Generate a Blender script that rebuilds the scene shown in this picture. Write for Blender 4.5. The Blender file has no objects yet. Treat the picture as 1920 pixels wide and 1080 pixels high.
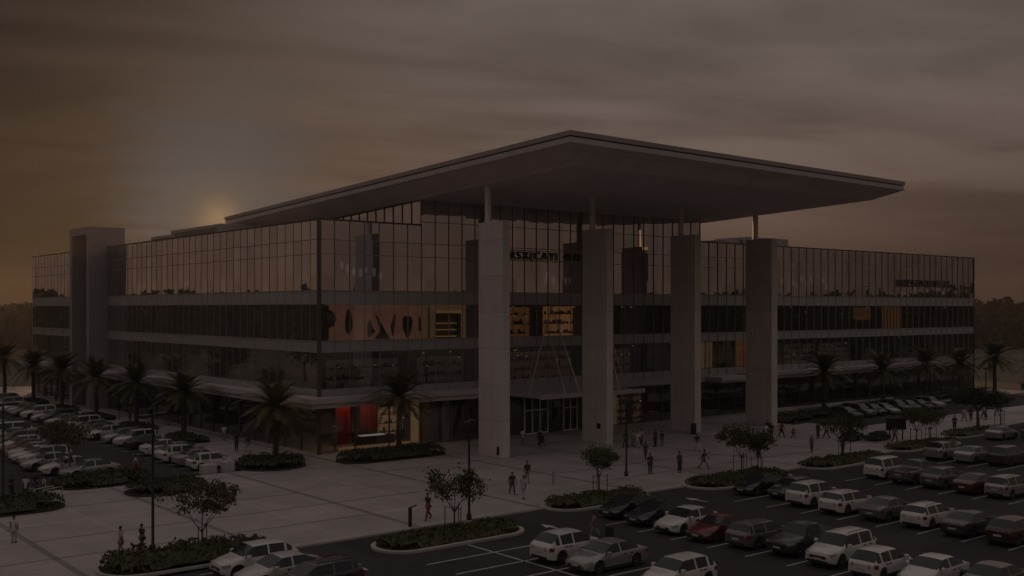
SKY_NISHITA = .0001
SKY_GAIN = 1.0
CLOUD = .5
SUN_E = 1.5
EXPOSURE = 0.
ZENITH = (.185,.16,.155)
HAZE = .0002
HAZE_G = .5
import bpy, math, random
from mathutils import Vector, Matrix
R = math.radians
rng = random.Random(7)
SC = bpy.context.scene
COL = SC.collection

# ------------------------------------------------------------------ helpers
class MB:
    """collects geometry and links it as ONE mesh object"""
    def __init__(s): s.v = []; s.f = []; s.m = []
    def add(s, vs, fs, mi=0):
        o = len(s.v); s.v += [tuple(p) for p in vs]
        for f in fs: s.f.append([i + o for i in f]); s.m.append(mi)
        return s
    def box(s, x0, y0, z0, x1, y1, z1, mi=0):
        return s.add([(x0,y0,z0),(x1,y0,z0),(x1,y1,z0),(x0,y1,z0),(x0,y0,z1),(x1,y0,z1),(x1,y1,z1),(x0,y1,z1)],
                     [(0,3,2,1),(4,5,6,7),(0,1,5,4),(1,2,6,5),(2,3,7,6),(3,0,4,7)], mi)
    def bbox(s, x0, y0, z0, x1, y1, z1, b=.03, mi=0):
        """box with chamfered vertical and top edges"""
        def ring(i, z): return [(x0+i,y0,z),(x1-i,y0,z),(x1,y0+i,z),(x1,y1-i,z),(x1-i,y1,z),(x0+i,y1,z),(x0,y1-i,z),(x0,y0+i,z)]
        def inr(i, z): return [(x0+i+b*.5,y0+b,z),(x1-i-b*.5,y0+b,z),(x1-b,y0+i+b*.5,z),(x1-b,y1-i-b*.5,z),(x1-i-b*.5,y1-b,z),(x0+i+b*.5,y1-b,z),(x0+b,y1-i-b*.5,z),(x0+b,y0+i+b*.5,z)]
        vs = ring(b, z0) + ring(b, z1-b) + inr(b, z1)
        fs = [tuple(reversed(range(8))), tuple(range(16,24))]
        for k in range(2):
            for i in range(8): fs.append((k*8+i, k*8+(i+1)%8, k*8+8+(i+1)%8, k*8+8+i))
        return s.add(vs, fs, mi)
    def bar(s, p0, p1, w, h=None, mi=0):
        p0 = Vector(p0); p1 = Vector(p1); h = h or w
        d = (p1-p0).normalized(); up = Vector((0,0,1)) if abs(d.z) < .95 else Vector((0,1,0))
        a = d.cross(up).normalized()*w/2; b = a.cross(d).normalized()*h/2
        vs = [p+i*a+j*b for p in (p0,p1) for i,j in ((-1,-1),(1,-1),(1,1),(-1,1))]
        return s.add(vs, [(0,1,2,3),(7,6,5,4),(0,4,5,1),(1,5,6,2),(2,6,7,3),(3,7,4,0)], mi)
    def tube(s, pts, rad, n=8, mi=0, cap=True):
        pts = [Vector(p) for p in pts]
        if not hasattr(rad, '__len__'): rad = [rad]*len(pts)
        o = []; prev = None
        for i,p in enumerate(pts):
            d = (pts[min(i+1,len(pts)-1)]-pts[max(i-1,0)]).normalized()
            a = (prev - d*prev.dot(d)).normalized() if prev is not None and (prev - d*prev.dot(d)).length > 1e-4 else d.orthogonal().normalized()
            prev = a; b = d.cross(a)
            o += [p+(a*math.cos(2*math.pi*k/n)+b*math.sin(2*math.pi*k/n))*rad[i] for k in range(n)]
        fs = []
        for i in range(len(pts)-1):
            for k in range(n): fs.append((i*n+k, i*n+(k+1)%n, (i+1)*n+(k+1)%n, (i+1)*n+k))
        if cap: fs += [tuple(reversed(range(n))), tuple(range((len(pts)-1)*n, len(pts)*n))]
        return s.add(o, fs, mi)
    def lathe(s, prof, n=16, c=(0,0,0), mi=0, axis='z'):
        vs = []
        for r,z in prof:
            for k in range(n):
                t = 2*math.pi*k/n
                q = (r*math.cos(t), r*math.sin(t), z) if axis == 'z' else (r*math.cos(t), z, r*math.sin(t))
                vs.append((c[0]+q[0], c[1]+q[1], c[2]+q[2]))
        fs = [(i*n+k, i*n+(k+1)%n, (i+1)*n+(k+1)%n, (i+1)*n+k) for i in range(len(prof)-1) for k in range(n)]
        fs += [tuple(reversed(range(n))), tuple(range((len(prof)-1)*n, len(prof)*n))]
        return s.add(vs, fs, mi)
    def prism(s, poly, z0, z1, mi=0):
        n = len(poly)
        return s.add([(x,y,z0) for x,y in poly]+[(x,y,z1) for x,y in poly],
                     [tuple(reversed(range(n))), tuple(range(n,2*n))]+[(i,(i+1)%n,n+(i+1)%n,n+i) for i in range(n)], mi)
    def ring(s, outer, inner, z0, z1, mi=0):
        n = len(outer)
        vs = [(x,y,z0) for x,y in outer]+[(x,y,z1) for x,y in outer]+[(x,y,z1) for x,y in inner]+[(x,y,z0) for x,y in inner]
        fs = []
        for i in range(n):
            j = (i+1) % n
            for k in range(3): fs.append((k*n+i, k*n+j, (k+1)*n+j, (k+1)*n+i))
        return s.add(vs, fs, mi)
    def leaf(s, p, size, aspect=.55, mi=0, r=rng):
        t = r.uniform(0, 6.283); u = r.uniform(-.9, .9)
        d = Vector((math.cos(t)*math.sqrt(1-u*u), math.sin(t)*math.sqrt(1-u*u), u))
        a = d.orthogonal().normalized(); q = r.uniform(0, 6.283)
        a = (a*math.cos(q)+d.cross(a)*math.sin(q)); b = d.cross(a)
        p = Vector(p); a = a*size*.5; b = b*size*aspect*.5
        return s.add([p-a, p-b+d*size*.06, p+a, p+b+d*size*.06], [(0,1,2,3)], mi)
    def mesh(s, name, mats=(), smooth=False, sharp=None, origin=None):
        me = bpy.data.meshes.new(name)
        v = s.v if origin is None else [(x-origin[0], y-origin[1], z-origin[2]) for x,y,z in s.v]
        me.from_pydata(v, [], s.f)
        for m in mats: me.materials.append(m)
        if len(mats) > 1: me.polygons.foreach_set('material_index', s.m)
        if smooth:
            me.polygons.foreach_set('use_smooth', [True]*len(me.polygons))
            if sharp: me.set_sharp_from_angle(angle=R(sharp))
        me.update()
        return me
    def build(s, name, mat, parent=None, smooth=False, sharp=None, origin=None, loc=None):
        mats = mat if isinstance(mat, (list, tuple)) else [mat]
        return link(name, s.mesh(name, mats, smooth, sharp, origin), parent, loc if loc is not None else (origin if parent is None else None))

def link(name, data, parent=None, loc=None):
    o = bpy.data.objects.new(name, data); COL.objects.link(o)
    if parent is not None: o.parent = parent
    if loc is not None: o.location = loc
    return o
def tag(o, label=None, cat=None, group=None, kind=None):
    if label: o['label'] = label
    if cat: o['category'] = cat
    if group: o['group'] = group
    if kind: o['kind'] = kind
    return o
def empty(name, loc=(0,0,0), rz=0, label=None, cat=None, group=None):
    o = bpy.data.objects.new(name, None); COL.objects.link(o)
    o.location = loc; o.rotation_euler = (0,0,rz); o.empty_display_size = .2
    return tag(o, label, cat, group)
def copy_tree(o, parent=None):
    c = o.copy(); COL.objects.link(c)
    if parent is not None: c.parent = parent
    for ch in list(o.children): copy_tree(ch, c)
    return c

# ------------------------------------------------------------------ materials
def nodes(name):
    m = bpy.data.materials.new(name); m.use_nodes = True
    nt = m.node_tree; nt.nodes.clear()
    out = nt.nodes.new('ShaderNodeOutputMaterial')
    return m, nt, out
def N(nt, t, **kw):
    n = nt.nodes.new('ShaderNode'+t)
    for k,v in kw.items():
        if k.startswith('i_'):
            key = k[2:]; key = int(key) if key.isdigit() else key.replace('_',' ')
            n.inputs[key].default_value = v
        else: setattr(n, k, v)
    return n
def mth(nt, op, a, b=None, c=None):
    n = nt.nodes.new('ShaderNodeMath'); n.operation = op
    for i,x in enumerate((a,b,c)):
        if x is None: continue
        if isinstance(x, (int,float)): n.inputs[i].default_value = x
        else: nt.links.new(x, n.inputs[i])
    return n.outputs[0]
def mixc(nt, f, a, b, blend='MIX'):
    n = nt.nodes.new('ShaderNodeMix'); n.data_type = 'RGBA'; n.blend_type = blend
    for i,x in ((0,f),(6,a),(7,b)):
        if isinstance(x, (int,float)): n.inputs[i].default_value = x
        elif isinstance(x, tuple): n.inputs[i].default_value = x if len(x) == 4 else (*x,1)
        else: nt.links.new(x, n.inputs[i])
    return n.outputs[2]
def c4(c): return (c[0],c[1],c[2],1)
def M(name, col, rough=.6, metal=0, var=.18, scale=3., bump=0., bscale=20., coat=0., spec=.5, emis=None, es=1., rand=0., trans=0., world=False):
    m, nt, out = nodes(name); L = nt.links.new
    p = N(nt, 'BsdfPrincipled'); L(p.outputs[0], out.inputs[0])
    p.inputs['Roughness'].default_value = rough; p.inputs['Metallic'].default_value = metal
    p.inputs['Coat Weight'].default_value = coat; p.inputs['Specular IOR Level'].default_value = spec
    if world:
        g = N(nt, 'NewGeometry'); co = g.outputs['Position']
    else:
        tc = N(nt, 'TexCoord'); co = tc.outputs['Object']
    n1 = N(nt, 'TexNoise', i_Scale=scale, i_Detail=5., i_Roughness=.6); L(co, n1.inputs['Vector'])
    f = mth(nt, 'MULTIPLY_ADD', mth(nt, 'SUBTRACT', n1.outputs[0], .5), 2.4*var, 1.)
    if rand:
        oi = N(nt, 'ObjectInfo')
        f = mth(nt, 'MULTIPLY', f, mth(nt, 'MULTIPLY_ADD', oi.outputs['Random'], 2*rand, 1-rand))
    vm = N(nt, 'VectorMath', operation='SCALE'); vm.inputs[0].default_value = col; L(f, vm.inputs['Scale'])
    L(vm.outputs[0], p.inputs['Base Color'])
    r2 = mth(nt, 'MULTIPLY_ADD', mth(nt, 'SUBTRACT', n1.outputs[0], .5), .25, rough); L(r2, p.inputs['Roughness'])
    if bump:
        n2 = N(nt, 'TexNoise', i_Scale=bscale, i_Detail=4.); L(co, n2.inputs['Vector'])
        b = N(nt, 'Bump', i_Strength=bump, i_Distance=.05); L(n2.outputs[0], b.inputs['Height']); L(b.outputs[0], p.inputs['Normal'])
    if emis:
        p.inputs['Emission Color'].default_value = c4(emis); p.inputs['Emission Strength'].default_value = es
    if trans:
        t = N(nt, 'BsdfTranslucent'); L(vm.outputs[0], t.inputs[0])
        mx = N(nt, 'MixShader', i_0=trans); L(p.outputs[0], mx.inputs[1]); L(t.outputs[0], mx.inputs[2]); L(mx.outputs[0], out.inputs[0])
    return m
def glass_mat(name, r0, tint, wob=.004, cell=1.75, refl=(.92,.93,.95), dirt_and_lift=.06):
    """coated facade glass: mirror over a tinted see-through pane; each pane sits a hair out of true"""
    m, nt, out = nodes(name); L = nt.links.new
    g = N(nt, 'NewGeometry')
    sc = N(nt, 'VectorMath', operation='DIVIDE'); sc.inputs[1].default_value = (cell, cell, 3.45); L(g.outputs['Position'], sc.inputs[0])
    ad = N(nt, 'VectorMath', operation='ADD'); ad.inputs[1].default_value = (.003,.003,.003); L(sc.outputs[0], ad.inputs[0])
    fl = N(nt, 'VectorMath', operation='FLOOR'); L(ad.outputs[0], fl.inputs[0])
    wn = N(nt, 'TexWhiteNoise', noise_dimensions='3D'); L(fl.outputs[0], wn.inputs[0])
    sb = N(nt, 'VectorMath', operation='SUBTRACT'); sb.inputs[1].default_value = (.5,.5,.5); L(wn.outputs['Color'], sb.inputs[0])
    s2 = N(nt, 'VectorMath', operation='SCALE'); s2.inputs['Scale'].default_value = wob*2; L(sb.outputs[0], s2.inputs[0])
    ns = N(nt, 'TexNoise', i_Scale=.55, i_Detail=1.); L(g.outputs['Position'], ns.inputs['Vector'])
    s3 = N(nt, 'VectorMath', operation='SUBTRACT'); s3.inputs[1].default_value = (.5,.5,.5); L(ns.outputs['Color'], s3.inputs[0])
    s4 = N(nt, 'VectorMath', operation='SCALE'); s4.inputs['Scale'].default_value = wob*1.6; L(s3.outputs[0], s4.inputs[0])
    a1 = N(nt, 'VectorMath', operation='ADD'); L(g.outputs['Normal'], a1.inputs[0]); L(s2.outputs[0], a1.inputs[1])
    a2 = N(nt, 'VectorMath', operation='ADD'); L(a1.outputs[0], a2.inputs[0]); L(s4.outputs[0], a2.inputs[1])
    nm = N(nt, 'VectorMath', operation='NORMALIZE'); L(a2.outputs[0], nm.inputs[0])
    gl = N(nt, 'BsdfGlossy', i_Color=c4(refl), i_Roughness=.012); L(nm.outputs[0], gl.inputs['Normal'])
    tr = N(nt, 'BsdfTransparent', i_0=c4(tint))
    lw = N(nt, 'LayerWeight', i_Blend=.35)
    fac = mth(nt, 'MULTIPLY_ADD', mth(nt, 'POWER', lw.outputs['Facing'], 4.), .8*(1-r0), r0)
    fac = mth(nt, 'MULTIPLY', fac, mth(nt, 'MULTIPLY_ADD', wn.outputs['Value'], .26, .87))
    mx = N(nt, 'MixShader'); L(fac, mx.inputs[0]); L(tr.outputs[0], mx.inputs[1]); L(gl.outputs[0], mx.inputs[2])
    df = N(nt, 'BsdfDiffuse', i_Color=(.28,.25,.23,1))
    m2 = N(nt, 'MixShader', i_0=dirt_and_lift); L(mx.outputs[0], m2.inputs[1]); L(df.outputs[0], m2.inputs[2])
    L(m2.outputs[0], out.inputs[0])
    return m
def emit(name, col, s=1., var=.25, scale=2.):
    m, nt, out = nodes(name); L = nt.links.new
    e = N(nt, 'Emission', i_Strength=s); L(e.outputs[0], out.inputs[0])
    tc = N(nt, 'TexCoord'); n1 = N(nt, 'TexNoise', i_Scale=scale, i_Detail=4.); L(tc.outputs['Object'], n1.inputs['Vector'])
    f = mth(nt, 'MULTIPLY_ADD', mth(nt, 'SUBTRACT', n1.outputs[0], .5), 2.4*var, 1.)
    vm = N(nt, 'VectorMath', operation='SCALE'); vm.inputs[0].default_value = col; L(f, vm.inputs['Scale']); L(vm.outputs[0], e.inputs[0])
    return m

def stone_mat():
    """cast panels with joints every 3.4 m of height, each course slightly different"""
    m, nt, out = nodes('column_panels'); L = nt.links.new
    p = N(nt, 'BsdfPrincipled', i_Roughness=.7); L(p.outputs[0], out.inputs[0])
    g = N(nt, 'NewGeometry'); sx = N(nt, 'SeparateXYZ'); L(g.outputs['Position'], sx.inputs[0])
    h = mth(nt, 'DIVIDE', sx.outputs[2], 3.4); fr = mth(nt, 'FRACT', h)
    joint = mth(nt, 'LESS_THAN', fr, .016)
    wn = N(nt, 'TexWhiteNoise', noise_dimensions='1D'); L(mth(nt, 'FLOOR', h), wn.inputs['W'])
    n1 = N(nt, 'TexNoise', i_Scale=.8, i_Detail=6.); L(g.outputs['Position'], n1.inputs['Vector'])
    f = mth(nt, 'ADD', mth(nt, 'MULTIPLY_ADD', wn.outputs[0], .1, .82), mth(nt, 'MULTIPLY', n1.outputs[0], .24))
    f = mth(nt, 'MULTIPLY', f, mth(nt, 'MULTIPLY_ADD', joint, -.35, 1.))
    vm = N(nt, 'VectorMath', operation='SCALE'); vm.inputs[0].default_value = (.60,.545,.525); L(f, vm.inputs['Scale']); L(vm.outputs[0], p.inputs['Base Color'])
    ms = N(nt, 'Mapping'); ms.inputs['Scale'].default_value = (3.2,3.2,.10); L(g.outputs['Position'], ms.inputs['Vector']); n3 = N(nt, 'TexNoise', i_Scale=1., i_Detail=5., i_Roughness=.6); L(ms.outputs[0], n3.inputs['Vector'])
    f = mth(nt, 'MULTIPLY', f, mth(nt, 'MULTIPLY_ADD', n3.outputs[0], .5, .75)); L(f, vm.inputs['Scale'])
    n2 = N(nt, 'TexNoise', i_Scale=25., i_Detail=3.); L(g.outputs['Position'], n2.inputs['Vector'])
    b = N(nt, 'Bump', i_Strength=.15, i_Distance=.02); L(n2.outputs[0], b.inputs['Height']); L(b.outputs[0], p.inputs['Normal'])
    return m
def plaza_mat():
    """paving fields about 5.2 m wide with dark and pale inlaid bands, small paver joints, stains"""
    m, nt, out = nodes('plaza_paving'); L = nt.links.new
    p = N(nt, 'BsdfPrincipled', i_Roughness=.62); L(p.outputs[0], out.inputs[0])
    g = N(nt, 'NewGeometry'); sx = N(nt, 'SeparateXYZ'); L(g.outputs['Position'], sx.inputs[0])
    def band(co, off, per, w):
        f = mth(nt, 'FRACT', mth(nt, 'DIVIDE', mth(nt, 'ADD', co, off), per))
        return mth(nt, 'LESS_THAN', mth(nt, 'ABSOLUTE', mth(nt, 'SUBTRACT', f, .5)), w/per/2)
    X, Y = sx.outputs[0], sx.outputs[1]
    dx = band(X, 1.25+5.15, 10.3, .42); dx2 = band(X, 1.25+5.15+5.15, 10.3, .34)
    dy = band(Y, 12.75+2.6, 5.2, .34)
    cell = N(nt, 'CombineXYZ')
    L(mth(nt, 'FLOOR', mth(nt, 'DIVIDE', mth(nt, 'ADD', X, 1.25), 5.15)), cell.inputs[0]); L(mth(nt, 'FLOOR', mth(nt, 'DIVIDE', mth(nt, 'ADD', Y, 12.75), 5.2)), cell.inputs[1])
    wn = N(nt, 'TexWhiteNoise', noise_dimensions='3D'); L(cell.outputs[0], wn.inputs[0])
    tile = mth(nt, 'MAXIMUM', band(X, .3, .86, .014), band(Y, .3, .65, .014))
    n1 = N(nt, 'TexNoise', i_Scale=.22, i_Detail=7., i_Roughness=.65); L(g.outputs['Position'], n1.inputs['Vector'])
    n2 = N(nt, 'TexNoise', i_Scale=2.5, i_Detail=5., i_Roughness=.7); L(g.outputs['Position'], n2.inputs['Vector'])
    f = mth(nt, 'ADD', mth(nt, 'MULTIPLY_ADD', n1.outputs[0], .9, .40), mth(nt, 'MULTIPLY', n2.outputs[0], .26))
    f = mth(nt, 'MULTIPLY', f, mth(nt, 'MULTIPLY_ADD', wn.outputs[0], .12, .92))
    f = mth(nt, 'MULTIPLY', f, mth(nt, 'MULTIPLY_ADD', tile, -.16, 1.))
    n5 = N(nt, 'TexNoise', i_Scale=.7, i_Detail=4., i_Roughness=.6); L(g.outputs['Position'], n5.inputs['Vector'])
    st = N(nt, 'MapRange'); st.interpolation_type = 'SMOOTHSTEP'; L(n5.outputs[0], st.inputs[0]); st.inputs[1].default_value = .58; st.inputs[2].default_value = .72
    f = mth(nt, 'MULTIPLY', f, mth(nt, 'MULTIPLY_ADD', st.outputs[0], -.22, 1.))
    # which bands are dark and which pale changes from field to field
    wy = N(nt, 'TexWhiteNoise', noise_dimensions='3D')
    c2 = N(nt, 'CombineXYZ'); L(mth(nt, 'FLOOR', mth(nt, 'DIVIDE', mth(nt, 'ADD', X, 1.25), 10.3)), c2.inputs[0]); L(mth(nt, 'ROUND', mth(nt, 'DIVIDE', mth(nt, 'ADD', Y, 12.75), 5.2)), c2.inputs[1]); L(c2.outputs[0], wy.inputs[0])
    amt = mth(nt, 'MULTIPLY_ADD', mth(nt, 'GREATER_THAN', wy.outputs[0], .4), -.62, .2)
    f = mth(nt, 'MULTIPLY', f, mth(nt, 'MULTIPLY_ADD', dy, amt, 1.))
    f = mth(nt, 'MULTIPLY', f, mth(nt, 'MULTIPLY_ADD', dx, -.46, 1.))
    f = mth(nt, 'MULTIPLY', f, mth(nt, 'MULTIPLY_ADD', dx2, .12, 1.))
    vm = N(nt, 'VectorMath', operation='SCALE'); vm.inputs[0].default_value = (.41,.365,.35); L(f, vm.inputs['Scale']); L(vm.outputs[0], p.inputs['Base Color'])
    L(mth(nt, 'MULTIPLY_ADD', n2.outputs[0], .3, .45), p.inputs['Roughness'])
    return m
def asphalt_mat():
    m, nt, out = nodes('asphalt'); L = nt.links.new
    p = N(nt, 'BsdfPrincipled', i_Roughness=.92); L(p.outputs[0], out.inputs[0]); p.inputs['Specular IOR Level'].default_value = .3
    g = N(nt, 'NewGeometry')
    n1 = N(nt, 'TexNoise', i_Scale=.12, i_Detail=7., i_Roughness=.65); L(g.outputs['Position'], n1.inputs['Vector'])
    n2 = N(nt, 'TexNoise', i_Scale=9., i_Detail=4., i_Roughness=.7); L(g.outputs['Position'], n2.inputs['Vector'])
    vo = N(nt, 'TexVoronoi', feature='DISTANCE_TO_EDGE', i_Scale=.14); L(g.outputs['Position'], vo.inputs['Vector'])
    crack = mth(nt, 'LESS_THAN', vo.outputs[0], .004)
    f = mth(nt, 'ADD', mth(nt, 'MULTIPLY_ADD', n1.outputs[0], .9, .35), mth(nt, 'MULTIPLY', n2.outputs[0], .4))
    f = mth(nt, 'MULTIPLY', f, mth(nt, 'MULTIPLY_ADD', crack, -.3, 1.))
    n4 = N(nt, 'TexNoise', i_Scale=.55, i_Detail=3.); L(g.outputs['Position'], n4.inputs['Vector'])
    oil = N(nt, 'MapRange'); oil.interpolation_type = 'SMOOTHSTEP'; L(n4.outputs[0], oil.inputs[0]); oil.inputs[1].default_value = .60; oil.inputs[2].default_value = .72
    f = mth(nt, 'MULTIPLY', f, mth(nt, 'MULTIPLY_ADD', oil.outputs[0], -.38, 1.))
    v2 = N(nt, 'TexVoronoi', i_Scale=.07, distance='CHEBYCHEV'); L(g.outputs['Position'], v2.inputs['Vector'])
    sp = N(nt, 'SeparateXYZ'); L(v2.outputs['Color'], sp.inputs[0])
    f = mth(nt, 'MULTIPLY', f, mth(nt, 'MULTIPLY_ADD', sp.outputs[0], .34, .83))
    vm = N(nt, 'VectorMath', operation='SCALE'); vm.inputs[0].default_value = (.046,.041,.039); L(f, vm.inputs['Scale']); L(vm.outputs[0], p.inputs['Base Color'])
    b = N(nt, 'Bump', i_Strength=.3, i_Distance=.02); L(n2.outputs[0], b.inputs['Height']); L(b.outputs[0], p.inputs['Normal'])
    return m

mt = {}
mt['stone'] = stone_mat(); mt['plaza'] = plaza_mat(); mt['asphalt'] = asphalt_mat()
mt['ground'] = M('dry_grass_ground', (.085,.068,.042), .95, var=.5, scale=.05, world=True)
mt['pave'] = M('pale_pavement', (.44,.39,.37), .8, var=.25, scale=.5, world=True)
mt['kerb'] = M('kerb_concrete', (.46,.42,.39), .8, var=.25, scale=2.5, bump=.2)
mt['soil'] = M('bed_soil', (.05,.038,.028), .95, var=.4, scale=4.)
mt['mark'] = M('worn_white_paint', (.52,.5,.48), .8, var=.45, scale=2.2, world=True)
mt['glass_top'] = glass_mat('mirror_glass', .62, (.26,.25,.24), .004)
mt['glass_mid'] = glass_mat('tinted_glass', .26, (.42,.40,.38), .006)
mt['glass_side'] = glass_mat('tinted_side_glass', .52, (.3,.28,.26), .006, dirt_and_lift=.17)  # diffuse share raised to paint brighter, warmer reflections into the side panes
mt['glass_shop'] = glass_mat('shop_glass', .10, (.72,.70,.68), .003)
mt['spandrel'] = M('grey_spandrel', (.36,.35,.35), .3, var=.12, scale=.4, coat=.3)
mt['mullion_dark'] = M('dark_mullion', (.09,.075,.068), .55, 0, var=.1)
mt['mullion'] = M('bronze_mullion', (.34,.28,.25), .5, 0, var=.1)
mt['ledge'] = M('pale_metal_ledge', (.50,.46,.45), .45, var=.12, scale=.7)
mt['fascia'] = M('roof_fascia', (.48,.44,.44), .4, .2, var=.1, scale=.4)
mt['soffit'] = M('roof_soffit', (.70,.64,.62), .55, var=.12, scale=.25)
def panel_mat(name, col, rough, px, py, line):
    m, nt, out = nodes(name); L = nt.links.new
    p = N(nt, 'BsdfPrincipled', i_Roughness=rough); L(p.outputs[0], out.inputs[0])
    g = N(nt, 'NewGeometry'); sx = N(nt, 'SeparateXYZ'); L(g.outputs['Position'], sx.inputs[0])
    jx = mth(nt, 'LESS_THAN', mth(nt, 'FRACT', mth(nt, 'DIVIDE', sx.outputs[0], px)), .05/px); jy = mth(nt, 'LESS_THAN', mth(nt, 'FRACT', mth(nt, 'DIVIDE', sx.outputs[1], py)), .05/py)
    cl = N(nt, 'CombineXYZ'); L(mth(nt, 'FLOOR', mth(nt, 'DIVIDE', sx.outputs[0], px)), cl.inputs[0]); L(mth(nt, 'FLOOR', mth(nt, 'DIVIDE', sx.outputs[1], py)), cl.inputs[1])
    wn = N(nt, 'TexWhiteNoise', noise_dimensions='3D'); L(cl.outputs[0], wn.inputs[0])
    n1 = N(nt, 'TexNoise', i_Scale=.3, i_Detail=5.); L(g.outputs['Position'], n1.inputs['Vector'])
    f = mth(nt, 'ADD', mth(nt, 'MULTIPLY_ADD', wn.outputs[0], .10, .83), mth(nt, 'MULTIPLY', n1.outputs[0], .22))
    f = mth(nt, 'MULTIPLY', f, mth(nt, 'MULTIPLY_ADD', mth(nt, 'MAXIMUM', jx, jy), -line, 1.))
    vm = N(nt, 'VectorMath', operation='SCALE'); vm.inputs[0].default_value = col; L(f, vm.inputs['Scale']); L(vm.outputs[0], p.inputs['Base Color'])
    return m
mt['soffit'] = panel_mat('roof_soffit_panels', (.74,.67,.65), .55, 1.8, 3.6, .35)
mt['fascia'] = panel_mat('roof_fascia_panels', (.50,.46,.46), .4, 3.6, 3.6, .5)
mt['portal'] = M('portal_render', (.30,.26,.265), .75, var=.12, scale=.5)
mt['dark_metal'] = M('dark_metal', (.035,.03,.03), .45, .4, var=.15)
mt['steel'] = M('pale_steel', (.5,.47,.45), .35, .4, var=.1)
mt['inner'] = M('interior_plaster', (.16,.135,.115), .85, var=.3, scale=.4)
mt['slab'] = M('interior_slab', (.22,.19,.17), .8, var=.2, scale=.5)
mt['roofing'] = M('roof_membrane', (.2,.18,.17), .9, var=.25, scale=.3)
mt['unit'] = M('rooftop_cladding', (.36,.32,.3), .5, .2, var=.15, scale=1.)
mt['letter'] = M('sign_letter_dark', (.03,.025,.022), .5, var=.1)
mt['letter_rim'] = M('sign_letter_rim', (.42,.4,.36), .4, .3, var=.1)
mt['post'] = M('white_post', (.78,.72,.68), .5, var=.1)
mt['wood'] = M('wood', (.2,.12,.07), .6, var=.3, scale=3)
# ------------------------------------------------------------------ camera
CAM = (-49.82, -90.43, 14.0)
FX, FY = .6316, .7753          # horizontal view direction (X runs along the front, Y along the side of the mall)
cd = bpy.data.cameras.new('camera'); cam = bpy.data.objects.new('camera', cd); COL.objects.link(cam)
cam.location = CAM; cam.rotation_euler = (R(90), 0, -math.atan2(FX, FY))
cd.sensor_width = 36; cd.lens = 1988/1920*36; cd.shift_y = 38/1920; cd.clip_start = .5; cd.clip_end = 6000
SC.camera = cam

# ------------------------------------------------------------------ sky and sun
SUN_AZ = math.atan2(.417, .95)         # from +Y towards +X
SUN_EL = R(4.6)
sv = Vector((math.sin(SUN_AZ)*math.cos(SUN_EL), math.cos(SUN_AZ)*math.cos(SUN_EL), math.sin(SUN_EL)))
W = bpy.data.worlds.new('World'); SC.world = W; W.use_nodes = True
nt = W.node_tree; nt.nodes.clear(); L = nt.links.new
wo = N(nt, 'OutputWorld')
sky = N(nt, 'TexSky'); sky.sky_type = 'NISHITA'; sky.sun_disc = False
sky.sun_elevation = SUN_EL; sky.sun_rotation = SUN_AZ; sky.air_density = 1.; sky.dust_density = 2.; sky.ozone_density = 1.
bg1 = N(nt, 'Background', i_Strength=SKY_NISHITA); L(sky.outputs[0], bg1.inputs[0])
tc = N(nt, 'TexCoord'); D = tc.outputs['Generated']
sx = N(nt, 'SeparateXYZ'); L(D, sx.inputs[0]); zz = mth(nt, 'MAXIMUM', sx.outputs[2], 0.)
dt = N(nt, 'VectorMath', operation='DOT_PRODUCT'); dt.inputs[1].default_value = sv; L(D, dt.inputs[0]); cosS = dt.outputs['Value']
side = N(nt, 'VectorMath', operation='DOT_PRODUCT'); side.inputs[1].default_value = (FY, -FX, 0); L(D, side.inputs[0])   # + towards the right of the sunset
def ramp(f, pts):
    r = nt.nodes.new('ShaderNodeValToRGB'); L(f, r.inputs[0]); e = r.color_ramp.elements
    e[0].position, e[0].color = pts[0][0], c4(pts[0][1]); e[1].position, e[1].color = pts[-1][0], c4(pts[-1][1])
    for q, c in pts[1:-1]:
        k = e.new(q); k.color = c4(c)
    return r.outputs[0]
zr = mth(nt, 'MULTIPLY', zz, 2.2)
warm = ramp(zr, [(0,(.015,.008,.004)), (.12,(.025,.015,.009)), (.3,(.030,.019,.014)), (.45,(.027,.018,.014)), (.62,(.018,.0125,.011)), (1,(.085,.075,.074))])
rose = ramp(zr, [(0,(.042,.021,.015)), (.1,(.076,.043,.031)), (.25,(.126,.083,.062)), (.45,(.112,.085,.072)), (.62,(.136,.108,.094)), (1,(.10,.09,.088))])
sf = N(nt, 'MapRange'); sf.interpolation_type = 'SMOOTHSTEP'; L(side.outputs['Value'], sf.inputs[0]); sf.inputs[1].default_value = -.46; sf.inputs[2].default_value = .10
base = mixc(nt, sf.outputs[0], warm, rose)
far = N(nt, 'MapRange'); far.interpolation_type = 'SMOOTHSTEP'; L(side.outputs['Value'], far.inputs[0]); far.inputs[1].default_value = .2; far.inputs[2].default_value = .46
fz = N(nt, 'MapRange'); fz.interpolation_type = 'SMOOTHSTEP'; L(zz, fz.inputs[0]); fz.inputs[1].default_value = .22; fz.inputs[2].default_value = .04
base = mixc(nt, mth(nt, 'MULTIPLY', mth(nt, 'MULTIPLY', far.outputs[0], fz.outputs[0]), .6), base, (.024,.016,.014))
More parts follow.
